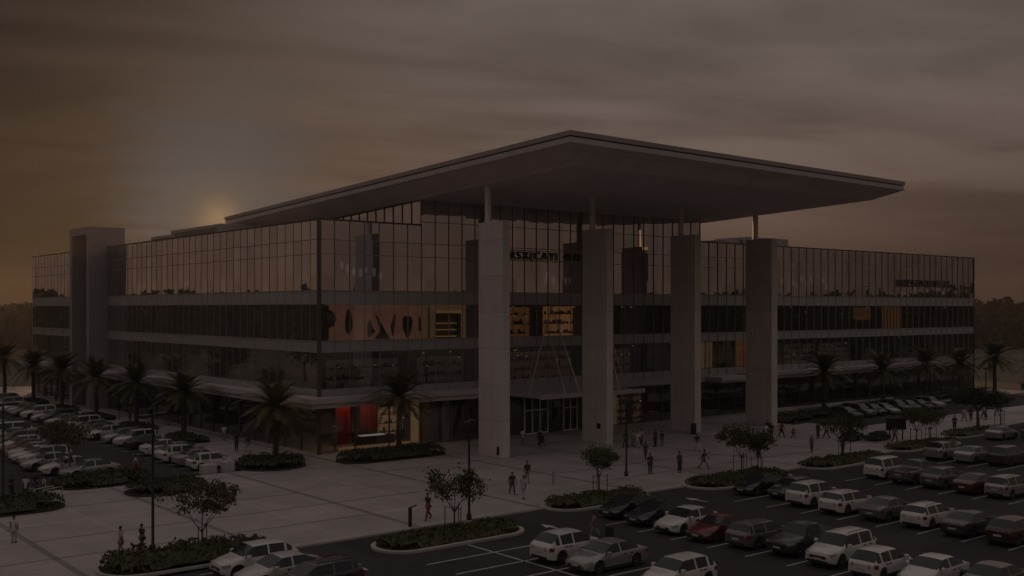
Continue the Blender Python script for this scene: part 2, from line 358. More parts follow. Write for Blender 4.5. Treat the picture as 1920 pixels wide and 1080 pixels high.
# cloud sheets seen at a slant: noise on a plane high above, drawn out across the view
den = mth(nt, 'ADD', zz, .05)
rot = N(nt, 'VectorRotate', rotation_type='Z_AXIS'); rot.inputs['Angle'].default_value = math.atan2(FX, FY)-.34; L(D, rot.inputs[0])
s2 = N(nt, 'SeparateXYZ'); L(rot.outputs[0], s2.inputs[0])
cb = N(nt, 'CombineXYZ'); L(mth(nt, 'DIVIDE', mth(nt, 'MULTIPLY', s2.outputs[0], .62), den), cb.inputs[0]); L(mth(nt, 'DIVIDE', s2.outputs[1], den), cb.inputs[1])
n1 = N(nt, 'TexNoise', i_Scale=.7, i_Detail=7., i_Roughness=.47, i_Distortion=.8); L(cb.outputs[0], n1.inputs['Vector'])
n2 = N(nt, 'TexNoise', i_Scale=1.9, i_Detail=6., i_Roughness=.5, i_Distortion=.7); L(cb.outputs[0], n2.inputs['Vector'])
cl = mth(nt, 'ADD', mth(nt, 'MULTIPLY', n1.outputs[0], .7), mth(nt, 'MULTIPLY', n2.outputs[0], .3))
cm = N(nt, 'MapRange'); cm.interpolation_type = 'SMOOTHSTEP'; L(cl, cm.inputs[0]); cm.inputs[1].default_value = .36; cm.inputs[2].default_value = .64
fadeh = N(nt, 'MapRange'); fadeh.interpolation_type = 'SMOOTHSTEP'; L(zz, fadeh.inputs[0]); fadeh.inputs[1].default_value = .035; fadeh.inputs[2].default_value = .15
amt = mth(nt, 'MULTIPLY', mth(nt, 'SUBTRACT', cm.outputs[0], .5), mth(nt, 'MULTIPLY', fadeh.outputs[0], CLOUD))
gain = mth(nt, 'ADD', amt, 1.)
cv = N(nt, 'VectorMath', operation='SCALE'); L(base, cv.inputs[0]); L(gain, cv.inputs['Scale'])
# dark cloud keeps the orange of the sunset, the gaps between are paler and greyer
grey = mixc(nt, mth(nt, 'MULTIPLY', mth(nt, 'MULTIPLY', cm.outputs[0], fadeh.outputs[0]), .34), cv.outputs[0], mixc(nt, sf.outputs[0], (.055,.036,.026), (.132,.106,.094)))
# glow round the low sun
cp = mth(nt, 'MAXIMUM', cosS, 0.)
def addc(a, f, col):
    v = N(nt, 'VectorMath', operation='SCALE'); v.inputs[0].default_value = col; L(f, v.inputs['Scale'])
    w = N(nt, 'VectorMath', operation='ADD'); L(a, w.inputs[0]); L(v.outputs[0], w.inputs[1]); return w.outputs[0]
# the burnt-out pale patch round the sun, soft at its rim and pulled up a little by thin cloud
dv = N(nt, 'VectorMath', operation='SUBTRACT'); L(D, dv.inputs[0]); dv.inputs[1].default_value = sv+Vector((0,0,.010))
dl = N(nt, 'SeparateXYZ'); L(dv.outputs[0], dl.inputs[0])
hz2 = mth(nt, 'ADD', mth(nt, 'MULTIPLY', dl.outputs[0], dl.outputs[0]), mth(nt, 'MULTIPLY', dl.outputs[1], dl.outputs[1]))
rad = mth(nt, 'SQRT', mth(nt, 'ADD', hz2, mth(nt, 'MULTIPLY', mth(nt, 'MULTIPLY', dl.outputs[2], dl.outputs[2]), .55)))
rad = mth(nt, 'ADD', rad, mth(nt, 'MULTIPLY', mth(nt, 'SUBTRACT', n2.outputs[0], .5), .10))
gf = N(nt, 'MapRange'); gf.interpolation_type = 'SMOOTHSTEP'; L(rad, gf.inputs[0]); gf.inputs[1].default_value = .125; gf.inputs[2].default_value = .02
gw = N(nt, 'MapRange'); gw.interpolation_type = 'SMOOTHSTEP'; L(rad, gw.inputs[0]); gw.inputs[1].default_value = .30; gw.inputs[2].default_value = .06
tot = addc(grey, gw.outputs[0], (.016,.0095,.0045))
tot = mixc(nt, mth(nt, 'MULTIPLY', gf.outputs[0], .95), tot, (.080,.072,.068))
tot = addc(tot, mth(nt, 'POWER', cp, 7000.), (.13,.075,.024))
tot = addc(tot, mth(nt, 'POWER', cp, 900.), (.028,.009,-.004))
wst = N(nt, 'MapRange'); wst.interpolation_type = 'SMOOTHSTEP'; L(side.outputs['Value'], wst.inputs[0]); wst.inputs[1].default_value = -.52; wst.inputs[2].default_value = -.80
tot = mixc(nt, wst.outputs[0], tot, ramp(zr, [(0,(.105,.060,.042)), (.3,(.105,.066,.050)), (.7,(.10,.08,.07)), (1,(.10,.09,.088))]))
# the unseen half of the sky behind the photographer: pale dusk
bk = N(nt, 'VectorMath', operation='DOT_PRODUCT'); bk.inputs[1].default_value = (-FX, -FY, 0); L(D, bk.inputs[0])
bf = N(nt, 'MapRange'); bf.interpolation_type = 'SMOOTHSTEP'; L(bk.outputs['Value'], bf.inputs[0]); bf.inputs[1].default_value = -.5; bf.inputs[2].default_value = .4
dusk = ramp(zr, [(0,(.078,.046,.034)), (.12,(.076,.046,.034)), (.35,(.086,.060,.049)), (.6,(.100,.080,.072)), (1,(.105,.094,.092))])
tot = mixc(nt, bf.outputs[0], tot, dusk)
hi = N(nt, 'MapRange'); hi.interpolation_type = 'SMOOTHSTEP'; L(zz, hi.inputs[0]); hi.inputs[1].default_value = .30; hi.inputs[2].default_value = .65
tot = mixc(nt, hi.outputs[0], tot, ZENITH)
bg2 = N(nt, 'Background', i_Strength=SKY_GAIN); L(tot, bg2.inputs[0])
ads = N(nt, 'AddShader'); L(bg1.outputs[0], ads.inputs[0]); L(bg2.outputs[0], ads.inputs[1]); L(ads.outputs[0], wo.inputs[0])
sd = bpy.data.lights.new('sun', 'SUN'); sd.energy = SUN_E; sd.angle = R(.6); sd.color = (1,.58,.28)
so = bpy.data.objects.new('sun', sd); COL.objects.link(so); so.rotation_euler = (-sv).to_track_quat('-Z', 'Y').to_euler(); so.location = (0,0,80)
SC.view_settings.view_transform = 'Standard'; SC.view_settings.look = 'None'; SC.view_settings.exposure = EXPOSURE; SC.view_settings.gamma = 1
SC.view_settings.use_curve_mapping = False
SC.cycles.use_denoising = True; SC.cycles.max_bounces = 8; SC.cycles.transparent_max_bounces = 16; SC.cycles.sample_clamp_indirect = 3; SC.cycles.caustics_reflective = False; SC.cycles.caustics_refractive = False

# ------------------------------------------------------------------ ground
ZA = -.12          # asphalt level; plaza paving is at 0
def sheet(name, poly, z, mat):
    b = MB(); b.add([(x,y,z) for x,y in poly], [tuple(range(len(poly)))]); return tag(b.build(name, mat), kind='structure')
g = MB(); q = 2600
g.add([(x*q-20, y*q+60, -.2) for y in (-1,-.25,.25,1) for x in (-1,-.25,.25,1)], [(r*4+c, r*4+c+1, r*4+c+5, r*4+c+4) for r in range(3) for c in range(3)])
tag(g.build('ground', mt['ground']), kind='structure')
EDGE = [(-62,-34.0),(26,-34.0),(45,-33.2),(58,-30.6),(84,-28.6),(160,-27.0)]
sheet('asphalt', [(-62,-150),(170,-150),(160,-27.0),(84,-28.6),(58,-30.6),(45,-33.2),(26,-34.0),(-62,-34.0)], ZA, mt['asphalt'])
sheet('asphalt', [(-70,-5.2),(-7.7,-5.2),(-7.7,118),(-70,118)], ZA, mt['asphalt'])
sheet('asphalt', [(60,-19.2),(160,-17.2),(160,-7.4),(60,-8.6)], ZA+.124, mt['asphalt'])
p = MB(); p.prism(EDGE+[(160,-19.5),(131,-12),(131,30),(-7.5,118),(-7.5,-5.2),(-62,-5.2)], -.19, 0); tag(p.build('plaza', mt['plaza']), kind='structure')
k = MB()
for (x0,y0),(x1,y1) in zip(EDGE[:-1], EDGE[1:]): k.bar((x0,y0-.07,-.085),(x1,y1-.07,-.085), .14, .18)
k.bar((-62,-5.13,-.085),(-7.7,-5.13,-.085), .14, .18); k.bar((-7.63,-5.2,-.085),(-7.63,118,-.085), .14, .18)
tag(k.build('kerb', mt['kerb']), kind='structure')
# painted lines
k = MB(); z = ZA+.004; w = .055
def line(x0,y0,x1,y1,w=.055):
    d = Vector((x1-x0,y1-y0,0)).normalized(); n = Vector((-d.y,d.x,0))*w
    k.add([(x0+n.x,y0+n.y,z),(x0-n.x,y0-n.y,z),(x1-n.x,y1-n.y,z),(x1+n.x,y1+n.y,z)], [(0,1,2,3)])
for i in range(12): line(-1.45,-40.75-2.83*i,4.1,-40.75-2.83*i); line(11.7,-43.5-2.88*(i-1),17.2,-43.5-2.88*(i-1)); line(26.1,-40.4-2.68*i,31.6,-40.4-2.68*i); line(41,-37.4-2.75*i,46.5,-37.4-2.75*i)
for i in range(9): line(-16.6,-42.2-2.72*i,-6.9,-42.2-2.72*i, .065)
line(-11.87,-39.7,-11.87,-66, .065)
for i in range(5): line(-27.2,-36.5-2.7*i,-21.6,-36.5-2.7*i)
for i in range(36): line(-13.6,-2.6+2.9*i,-8.2,-2.6+2.9*i); line(-24,-.6+2.9*i,-18.6,-.6+2.9*i)
def arrow(x,y,s=1.):
    k.add([(x-.1*s,y-1.1*s,z),(x+.1*s,y-1.1*s,z),(x+.1*s,y+.1*s,z),(x-.1*s,y+.1*s,z),(x-.42*s,y+.1*s,z),(x+.42*s,y+.1*s,z),(x,y+1.1*s,z)], [(0,1,2,3),(4,5,6)])
arrow(-19.75,-40.0,1.05); arrow(-4.6,-39.0); arrow(10.1,-38.4)
tag(k.build('road_marking', mt['mark']), kind='structure')

# ------------------------------------------------------------------ the mall
X1, Y1, ZR = 125.3, 97.6, 22.6
VX0, VX1, VY1, VZ = 11.83, 55.0, 42.0, 25.2
mall = empty('shopping_mall', (0,0,0), 0, 'long glass shopping mall with four columns under a wide flat roof', 'shopping mall')
def curtain(axis, a0, a1, z0, z1, mat, step=1.75):
    """one glazed storey of one side, a connected sheet of panes"""
    n = max(1, round((a1-a0)/step)); b = MB(); vs = []
    for i in range(n+1):
        a = a0+(a1-a0)*i/n
        for zq in (z0, z1): vs.append((a,0,zq) if axis == 'x' else (0,a,zq))
    fs = [(2*i, 2*i+2, 2*i+3, 2*i+1) if axis == 'x' else (2*i, 2*i+1, 2*i+3, 2*i+2) for i in range(n)]
    b.add(vs, fs); return b.build('curtain_wall', mat, mall)
def mullions(parent, axis, a0, a1, zlo, zhi, zl, step=1.75, skip0=False):
    n = max(1, round((a1-a0)/step)); b = MB(); w = .024 if axis == 'y' else .018
    for i in range(1 if skip0 else 0, n+1):
        a = a0+(a1-a0)*i/n
        if axis == 'x': b.box(a-w,-.1,zlo,a+w,-.004,zhi)
        else: b.box(-.035,a-w*.75,zlo,-.004,a+w*.75,zhi)
    for zq in zl:
        if axis == 'x': b.box(a0,-.07,zq-.035,a1,-.006,zq+.035)
        else: b.box(-.07,a0,zq-.035,-.006,a1,zq+.035)
    return b.build('mullion', mt['mullion'], parent)
SEG = [('y',0,Y1,ZR),('x',0,VX0,ZR),('x',VX0,VX1,VZ),('x',VX1,X1,ZR)]
for ax,a0,a1,zt in SEG:
    top = curtain(ax,a0,a1,15.69,zt,mt['glass_top'])
    mullions(top,ax,a0,a1,5.45,zt,[19.26,20.64,15.72,14.40,10.84,9.75]+([22.9] if zt > 23 else []), skip0=(a0 > 0))
    gm = mt['glass_side' if ax == 'y' else 'glass_mid']; curtain(ax,a0,a1,10.83,14.41,gm); curtain(ax,a0,a1,6.2,9.76,gm); g1_ = curtain(ax,a0,a1,0.02,4.5,mt['glass_shop'])
    b = MB(); n = max(1, round((a1-a0)/3.5))
    for i in range(n+1):
        a = a0+(a1-a0)*i/n
        if a0 > 0 and i == 0: continue
        b.box(a-.06,-.12,0,a+.06,-.004,4.5) if ax == 'x' else b.box(-.12,a-.06,0,-.004,a+.06,4.5)
    b.build('mullion', mt['mullion_dark'], g1_)
for z0,z1 in ((4.5,6.2),(9.76,10.83),(14.41,15.69)):
    b = MB(); b.box(-.003,.002,z0,.2,Y1-.01,z1); b.box(.203,-.003,z0,X1-.01,.2,z1); b.build('spandrel_band', mt['spandrel'], mall)
b = MB(); b.box(-.16,-.16,0,.16,.16,ZR+.02); b.build('corner_post', mt['mullion_dark'], mall)
# far sides, roof deck, parapet cap
b = MB(); b.box(X1-.3,.3,0,X1,Y1,ZR-.1); b.box(.3,Y1-.3,0,X1-.31,Y1,ZR-.1); b.build('rear_wall', mt['unit'], mall)
b = MB(); b.box(.25,.25,22.1,X1-.32,Y1-.32,22.25); b.build('roof_deck', mt['roofing'], mall)
b = MB(); b.box(-.14,-.14,ZR-.12,.3,Y1,ZR+.04); b.box(.302,-.14,ZR-.12,VX0-.01,.3,ZR+.04); b.box(VX1+.01,-.14,ZR-.12,X1+.1,.3,ZR+.04); b.box(X1-.3,.302,ZR-.12,X1+.1,Y1,ZR+.04)
b.build('parapet_cap', mt['mullion_dark'], mall)
b = MB(); b.box(X1-.02,-.14,0,X1+.12,.25,ZR-.13); b.build('corner_post', mt['mullion_dark'], mall)
# upper storey of the entrance hall that rises to the canopy: side glazing
def plane_y(x, y0, y1, z0, z1, flip):
    n = round((y1-y0)/1.75); b = MB()
    vs = [(x, y0+(y1-y0)*i/n, zq) for i in range(n+1) for zq in (z0,z1)]
    b.add(vs, [((2*i,2*i+1,2*i+3,2*i+2) if not flip else (2*i,2*i+2,2*i+3,2*i+1)) for i in range(n)])
    o = b.build('clerestory', mt['glass_top'], mall)
    m_ = MB()
    for i in range(n+1): yq = y0+(y1-y0)*i/n; m_.box(x-.09 if not flip else x+.004, yq-.04, z0, x-.004 if not flip else x+.09, yq+.04, z1)
    m_.build('mullion', mt['mullion'], o)
plane_y(VX0, .06, VY1, ZR, VZ, False); plane_y(VX1, .06, VY1, ZR, VZ, True)
b = MB(); b.box(VX0+.02, VY1-.2, 22.3, VX1-.02, VY1, 25.0); b.build('rear_wall', mt['unit'], mall)
# storey slabs and the dark core behind the shops
for z0,z1 in ((4.6,5.4),(9.85,10.7),(14.55,15.55)):
    b = MB(); b.box(.3,.3,z0,X1-.35,Y1-.35,z1); b.build('floor_slab', mt['slab'], mall)
b = MB(); b.box(.3,.3,-.02,X1-.35,Y1-.35,.012); b.build('floor_slab', mt['slab'], mall)
for z0,z1 in ((.02,4.58),(5.42,9.83),(10.72,14.53),(15.57,22.05)):
    b = MB(); b.box(9,9,z0,X1-.4,9.3,z1); b.box(9,9.302,z0,9.3,Y1-.4,z1); b.build('inner_wall', mt['inner'], mall)
r2 = random.Random(3)
for z0,z1 in ((.02,4.58),(5.42,9.83),(10.72,14.53),(15.57,22.05)):
    xq = 14.
    while xq < X1-4:
        b = MB(); d = r2.uniform(.9,2.5); b.box(xq,d,z0,xq+.25,8.95,z1); b.build('partition', mt['inner'], mall); xq += r2.uniform(7,14)
    yq = 12.
    while yq < Y1-4:
        b = MB(); d = r2.uniform(.9,2.5); b.box(d,yq,z0,8.95,yq+.25,z1); b.build('partition', mt['inner'], mall); yq += r2.uniform(8,15)
# first-floor ledge running round the corner, and the one along the right wing
def ledge(pts_, xa, ya, xb, yb):
    b = MB(); b.box(xa,ya,4.98,xb,yb,5.5); b.box(xa+.25,ya+.25,4.5,xb-.02,yb-.02,4.976); return b
b = MB(); b.box(-1.9,-1.9,5.0,-.11,Y1,5.5); b.box(-.108,-1.9,5.0,20.5,-.11,5.5); b.box(-1.62,-1.62,4.52,-.13,Y1-.1,4.997); b.box(-.128,-1.62,4.52,20.3,-.13,4.997); b.build('ledge', mt['ledge'], mall)
b = MB(); b.box(56.2,-2.6,4.75,62.2,-.11,5.2); b.box(56.4,-2.3,4.45,62.0,-.13,4.747); b.build('ledge', mt['ledge'], mall)
b = MB(); b.box(62.6,-1.9,4.95,112,-.11,5.45); b.box(62.8,-1.6,4.5,111.8,-.13,4.947); b.build('ledge', mt['ledge'], mall)
# four columns with slim posts up to the roof
def fas(x, y): return 27.65-.04*(y+26)-.0085*(x-8.8)
def sof(x, y): return 25.15-.043*y
for i,(xa,xb,ya,yb,zt,px,py) in enumerate(((11.84,12.74,-13.35,-9.65,22.15,12.2,-10.7),(26.45,27.4,-12.2,-8.5,22.2,26.9,-9.6),(41.3,42.35,-11.1,-7.4,22.3,41.75,-8.6),(53.35,54.45,-12.5,-8.6,22.3,53.9,-9.7))):
    b = MB(); b.bbox(xa,ya,0,xb,yb,zt,.04); col = b.build('column', mt['stone'], mall)
    b = MB(); b.lathe([(.42,zt+.003),(.42,zt+.05),(.31,zt+.06),(.31,sof(px,py)-.15),(.40,sof(px,py)+.05)], 20, (px,py,0)); b.build('post', mt['post'], col, True, 40)
    b = MB(); b.box(xa-.03,ya+.5,.25,xa-.004,ya+.85,1.05) if i == 0 else b.box(xa-.03,ya+.9,1.55,xa-.004,ya+1.45,2.1)
    if i < 2: b.build('service_panel', mt['dark_metal'], col)
# the big flat roof
RX0,RX1,RY0,RY1 = 8.8,59.4,-26.,41.
b = MB(); nx = 12; ny = 16; T = lambda x,y: fas(x,y)+.95
xs_ = [RX0+(RX1-RX0)*i/nx for i in range(nx+1)]; ys_ = [RY0+(RY1-RY0)*i/ny for i in range(ny+1)]
b.add([(x,y,T(x,y)) for y in ys_ for x in xs_], [(j*(nx+1)+i, j*(nx+1)+i+1, (j+1)*(nx+1)+i+1, (j+1)*(nx+1)+i) for j in range(ny) for i in range(nx)])
roof = b.build('canopy_roof', mt['roofing'], mall)
def edge_strip(off, z0f, z1f, name, mat):
    b = MB(); P = [(RX0-off,RY0-off),(RX1+off,RY0-off),(RX1+off,RY1+off),(RX0-off,RY1+off)]
    I = [(RX0+.3,RY0+.3),(RX1-.3,RY0+.3),(RX1-.3,RY1-.3),(RX0+.3,RY1-.3)]
    vs = []
    for (x,y),(u,v) in zip(P,I): vs += [(x,y,z0f(x,y)),(x,y,z1f(x,y)),(u,v,z1f(u,v)),(u,v,z0f(u,v))]
    b.add(vs, [(k*4+a, ((k+1)%4)*4+a, ((k+1)%4)*4+(a+1)%4, k*4+(a+1)%4) for k in range(4) for a in range(4)])
    return b.build(name, mat, roof)
mt['fascia_top'] = M('roof_edge_trim', (.33,.28,.27), .4, .2, var=.1, scale=.4)
edge_strip(.0, lambda x,y: fas(x,y), lambda x,y: fas(x,y)+.46, 'fascia', mt['fascia'])
edge_strip(-.1, lambda x,y: fas(x,y)+.462, lambda x,y: fas(x,y)+.56, 'fascia_groove', mt['dark_metal'])
edge_strip(.08, lambda x,y: fas(x,y)+.562, lambda x,y: fas(x,y)+.97, 'fascia_trim', mt['fascia_top'])
b = MB(); q = 2.5
P = [(RX0+.02,RY0+.02),(RX1-.02,RY0+.02),(RX1-.02,RY1-.02),(RX0+.02,RY1-.02)]; I = [(RX0+q,RY0+q),(RX1-q,RY0+q),(RX1-q,RY1-q),(RX0+q,RY1-q)]
b.add([(x,y,fas(x,y)+.01) for x,y in P]+[(x,y,sof(x,y)) for x,y in I], [(0,4,5,1),(1,5,6,2),(2,6,7,3),(3,7,4,0),(4,7,6,5)])
b.build('soffit', mt['soffit'], roof)
# portal frame astride the long side
b = MB(); b.bbox(-2.55,60.2,0,2.4,61.4,24.3,.02); b.bbox(-2.55,67.8,0,2.4,69.0,24.3,.02); b.bbox(-2.55,60.2,24.303,2.4,69.0,25.35,.02); b.build('portal_frame', mt['portal'], mall)
# rooftop plant
for (xa,ya,xb,yb,zt) in ((5,34,18,50,24.5),(6,50.3,16,60,24.2),(4,20,14,33.6,23.4),(67.2,2,76.4,8,23.85),(63.2,3,67,7,23.35),(88,30,100,40,23.6)):
    b = MB(); b.bbox(xa,ya,22.26,xb,yb,zt,.06); ru = b.build('rooftop_housing', mt['unit'], mall)
    b = MB(); nn = 7
    for i in range(nn): zq = 22.6+(zt-22.9)*i/nn; b.box(xa-.05,ya+1,zq,xa-.003,yb-1,zq+.08)
    b.build('louvre', mt['dark_metal'], ru)
# entrance canopy hung on rods
ec = MB(); ec.box(23.5,-5.2,4.38,39.0,-.13,4.66); ec.box(23.3,-5.45,4.3,39.2,-5.203,4.78); can = ec.build('entrance_canopy', mt['ledge'], mall)
for p0,p1 in (((29.5,-.12,14.25),(23.8,-2.9,4.65)),((29.05,-.12,15.3),(30.0,-4.3,4.65)),((28.6,-.12,12.7),(27.8,-4.4,4.65)),((37.3,-.12,14.3),(38.6,-3.0,4.65)),((36.6,-.12,15.3),(36.2,-4.3,4.65))):
    b = MB(); b.tube([p0,p1], .075, 6); b.build('rod', mt['steel'], can)
for i,(xa,xb) in enumerate(((20.9,23.3),(25.5,28.9),(31.3,33.4))):
    b = MB(); z2 = 4.35
    n = max(2, round((xb-xa)/1.1))
    for j in range(n+1): xq = xa+(xb-xa)*j/n; b.box(xq-.06,-.22,0,xq+.06,-.125,z2)
    for zq in (.06,2.62,4.28): b.box(xa+.061,-.215,zq-.06,xb-.061,-.13,zq+.06)
    d = b.build('entrance_door', mt['post'], mall)
    b = MB()
    for j in range(n): xq = xa+(xb-xa)*(j+.5)/n+.3; b.tube([(xq,-.3,.8),(xq,-.3,1.7)], .02, 6)
    b.build('handle', mt['dark_metal'], d)

# ------------------------------------------------------------------ evening haze
if HAZE:
    b = MB(); b.box(-700,-740,-1.3,600,600,31.5); hz = b.mesh('haze')
    m, nt, out = nodes('haze_air'); pv = N(nt, 'VolumePrincipled'); pv.inputs['Color'].default_value = (.95,.86,.78,1); pv.inputs['Density'].default_value = HAZE; pv.inputs['Anisotropy'].default_value = HAZE_G
    nt.links.new(pv.outputs[0], out.inputs['Volume']); m.cycles.homogeneous_volume = True if hasattr(m.cycles, 'homogeneous_volume') else None
    hz.materials.append(m); ho = link('haze', hz); tag(ho, 'thin warm evening haze over the whole place', 'haze', kind='stuff'); ho.display_type = 'WIRE'

# ------------------------------------------------------------------ vegetation
mt['leaf_bed'] = M('shrub_leaves', (.085,.078,.032), .7, var=.55, scale=1.3, trans=.15, rand=.15)
mt['leaf_hedge'] = M('hedge_leaves', (.05,.05,.024), .7, var=.5, scale=1.5, trans=.1, rand=.1)
mt['leaf_palm'] = M('palm_leaves', (.125,.098,.048), .55, var=.4, scale=.8, trans=.2, rand=.15)
mt['leaf_tree'] = M('young_tree_leaves', (.105,.076,.045), .6, var=.6, scale=2., trans=.2, rand=.2)
mt['leaf_green'] = M('green_tree_leaves', (.095,.09,.04), .6, var=.5, scale=2., trans=.2, rand=.2)
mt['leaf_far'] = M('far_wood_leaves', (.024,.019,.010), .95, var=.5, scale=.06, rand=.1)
mt['bark'] = M('bark', (.10,.075,.058), .9, var=.4, scale=6., bump=.5)
mt['palm_bark'] = M('palm_bark', (.085,.062,.045), .9, var=.45, scale=5., bump=.8, bscale=9.)
mt['stake'] = M('stake_wood', (.11,.075,.055), .8, var=.3, scale=4.)

def stadium(x0, x1, y0, y1, n=10):
    """round-ended outline, long side along X or Y"""
    w, h = x1-x0, y1-y0; P = []
    r = min(w,h)/2
    if w >= h:
        for k in range(n+1): t = math.pi/2+math.pi*k/n; P.append((x0+r+r*math.cos(t), y0+r+r*math.sin(t)))
        for k in range(n+1): t = -math.pi/2+math.pi*k/n; P.append((x1-r+r*math.cos(t), y0+r+r*math.sin(t)))
    else:
        for k in range(n+1): t = math.pi+math.pi*k/n; P.append((x0+r+r*math.cos(t), y0+r+r*math.sin(t)))
        for k in range(n+1): t = math.pi*k/n; P.append((x0+r+r*math.cos(t), y1-r+r*math.sin(t)))
    return P
def inset(P, d):
    cx = sum(p[0] for p in P)/len(P); cy = sum(p[1] for p in P)/len(P)
    n = len(P); out = []
    for i in range(n):
        a, c = P[i-1], P[(i+1) % n]; t = Vector((c[0]-a[0], c[1]-a[1])); t.normalize(); nn = Vector((-t.y, t.x))
        q = Vector(P[i]) + nn*d; out.append((q.x, q.y))
    return out
def inside(P, x, y):
    c = False; n = len(P)
    for i in range(n):
        (xa,ya),(xb,yb) = P[i-1], P[i]
        if (ya > y) != (yb > y) and x < (xb-xa)*(y-ya)/(yb-ya)+xa: c = not c
    return c
def edge_d(P, x, y):
    m = 9e9; n = len(P)
    for i in range(n):
        a = Vector(P[i-1]); b_ = Vector(P[i]); ab = b_-a
        t = max(0, min(1, (Vector((x,y))-a).dot(ab)/max(ab.length_squared,1e-9))); m = min(m, (Vector((x,y))-a-ab*t).length)
    return m
def bed(P, z0, label, h=.75, kerb=.28, mat='leaf_bed', dens=34, lump=1., seed=0, size=.24, group='planting beds around the plaza'):
    cx = sum(p[0] for p in P)/len(P); cy = sum(p[1] for p in P)/len(P); rr = random.Random(seed+11)
    e = empty('planting_bed', (cx,cy,z0), 0, label, 'planting bed', group)
    Q = [(x-cx, y-cy) for x,y in P]
    if kerb:
        I = inset(Q, kerb); b = MB(); b.ring(Q, I, 0, .15); b.build('kerb', mt['kerb'], e)
    else: I = Q
    b = MB(); b.prism(I, -.05, .11); b.build('soil', mt['soil'], e)
    x0,x1 = min(p[0] for p in I), max(p[0] for p in I); y0,y1 = min(p[1] for p in I), max(p[1] for p in I)
    area = (x1-x0)*(y1-y0); b = MB(); hs = [(rr.uniform(x0,x1), rr.uniform(y0,y1), rr.uniform(.5,1.15), rr.uniform(.5,1.1)) for _ in range(int(area*.9)+6)]
    def height(x, y):
        d = edge_d(I, x, y); v = .55
        for hx,hy,hr,hh in hs:
            q = ((x-hx)**2+(y-hy)**2)/(hr*hr)
            if q < 1: v = max(v, (.55+.5*hh)*math.sqrt(1-q*.75))
        return h*(v*lump+(1-lump)*.9)*min(1, math.sqrt(max(0,d)/.45+.12))
    n = int(area*dens)
    for _ in range(n):
        x = rr.uniform(x0,x1); y = rr.uniform(y0,y1)
        if not inside(I, x, y): continue
        H = height(x, y)
        if H < .05: continue
        zq = .1+H*(1-abs(rr.gauss(0,.16))) if rr.random() < .72 else .1+H*rr.random()
        b.leaf((x,y,max(.08,zq)), size*rr.uniform(.6,1.4), .5, r=rr)
    # stems keep the mass solid below the leaves
    m_ = 9 if area < 120 else 14; my = max(4, round(m_*(y1-y0)/max(.1,(x1-x0)))) if (x1-x0) > (y1-y0) else 14
    mx = 14 if (x1-x0) > (y1-y0) else max(4, round(14*(x1-x0)/(y1-y0))); G = {}
    mx *= 2; my *= 2
    for i in range(mx+1):
        for j in range(my+1):
            x = x0+(x1-x0)*i/mx; y = y0+(y1-y0)*j/my
            if inside(I, x, y): G[i,j] = len(b.v); b.v.append((x,y,.1+.72*height(x,y)))
    for i in range(mx):
        for j in range(my):
            c = [(i,j),(i+1,j),(i+1,j+1),(i,j+1)]
            if all(q in G for q in c): b.f.append([G[q] for q in c]); b.m.append(0)
    b.build('foliage', mt[mat], e)
    return e

bed(stadium(-31.6,-21.6,-35.6,-31.7), 0, 'long shrub bed behind the three white-nosed cars, with lamp post and young tree', .95, .2, seed=1, dens=60)
bed(stadium(-17.1,-6.4,-39.6,-35.8), ZA, 'kerbed island of shrubs in the asphalt beside the white-lined empty bays', .62, .3, seed=2, dens=60)
bed(stadium(-1.1,8.6,-36.3,-32.6), ZA, 'kerbed island of shrubs half hidden by a black sedan', .7, .28, seed=3, dens=50)
bed(stadium(13.5,25.2,-37.0,-32.7), ZA, 'kerbed island of low shrubs with a clump of staked trees, beyond the black sedan', .6, .28, seed=4, dens=45)
bed(stadium(29.,41.2,-36.2,-32.4), ZA, 'kerbed island of low shrubs near the parked white van', .6, .28, seed=5, dens=40)
bed(stadium(45.,57.,-34.6,-31.2), ZA, 'low planted island in front of the dark signboard', .6, .28, seed=6, dens=36)
bed(stadium(60.,72.,-32.4,-29.0), ZA, 'farthest planted island along the plaza edge, under a dark round tree', .6, .28, seed=7, dens=30)
bed(stadium(-1.4,10.0,-8.2,-4.1), 0, 'trimmed dark hedge bed round the palm before the red shop window', .95, 0, 'leaf_hedge', 50, .5, 8)
bed(stadium(-10.2,-4.0,-7.1,-1.2), 0, 'trimmed hedge bed round the palm at the glass corner', .95, 0, 'leaf_hedge', 50, .5, 9)
bed(stadium(-22.1,-15.8,-12.8,-8.4), 0, 'rounded hedge bed standing alone on the pale plaza', .9, 0, 'leaf_hedge', 50, .5, 10)
bed(stadium(-25.6,-17.8,-6.2,-1.6), 0, 'hedge bed beside the silver sedan at the end of the car rows', .8, 0, 'leaf_hedge', 50, .6, 11)
bed(stadium(-38.,-26.8,-13.8,-9.2), 0, 'hedge bed below the waiting group of people', .95, 0, 'leaf_hedge', 46, .5, 12)
for i,y in enumerate((20.3,34.8,49.1,63.5,77.8)):
    bed(stadium(-6.9,-3.9,y-5.2,y+2.4), 0, ['low bed at the foot of the second palm from the glass corner','low bed at the foot of the third palm from the glass corner','low bed at the palm before the portal frame','low bed at the palm beside the portal legs','low bed at the palm beyond the portal frame'][i], .55, 0, 'leaf_hedge', 34, .5, 20+i)
bed([(57,-13.2),(86,-8.6),(86,-6.0),(57,-7.2)], 0, 'long hedge along the front of the mall wing beside the last column', .95, 0, 'leaf_hedge', 26, .5, 30)
bed([(90,-8.0),(124,-4.6),(124,-2.4),(90,-4.9)], 0, 'distant hedge strip under the farther palms of the wing', .9, 0, 'leaf_hedge', 20, .5, 31)
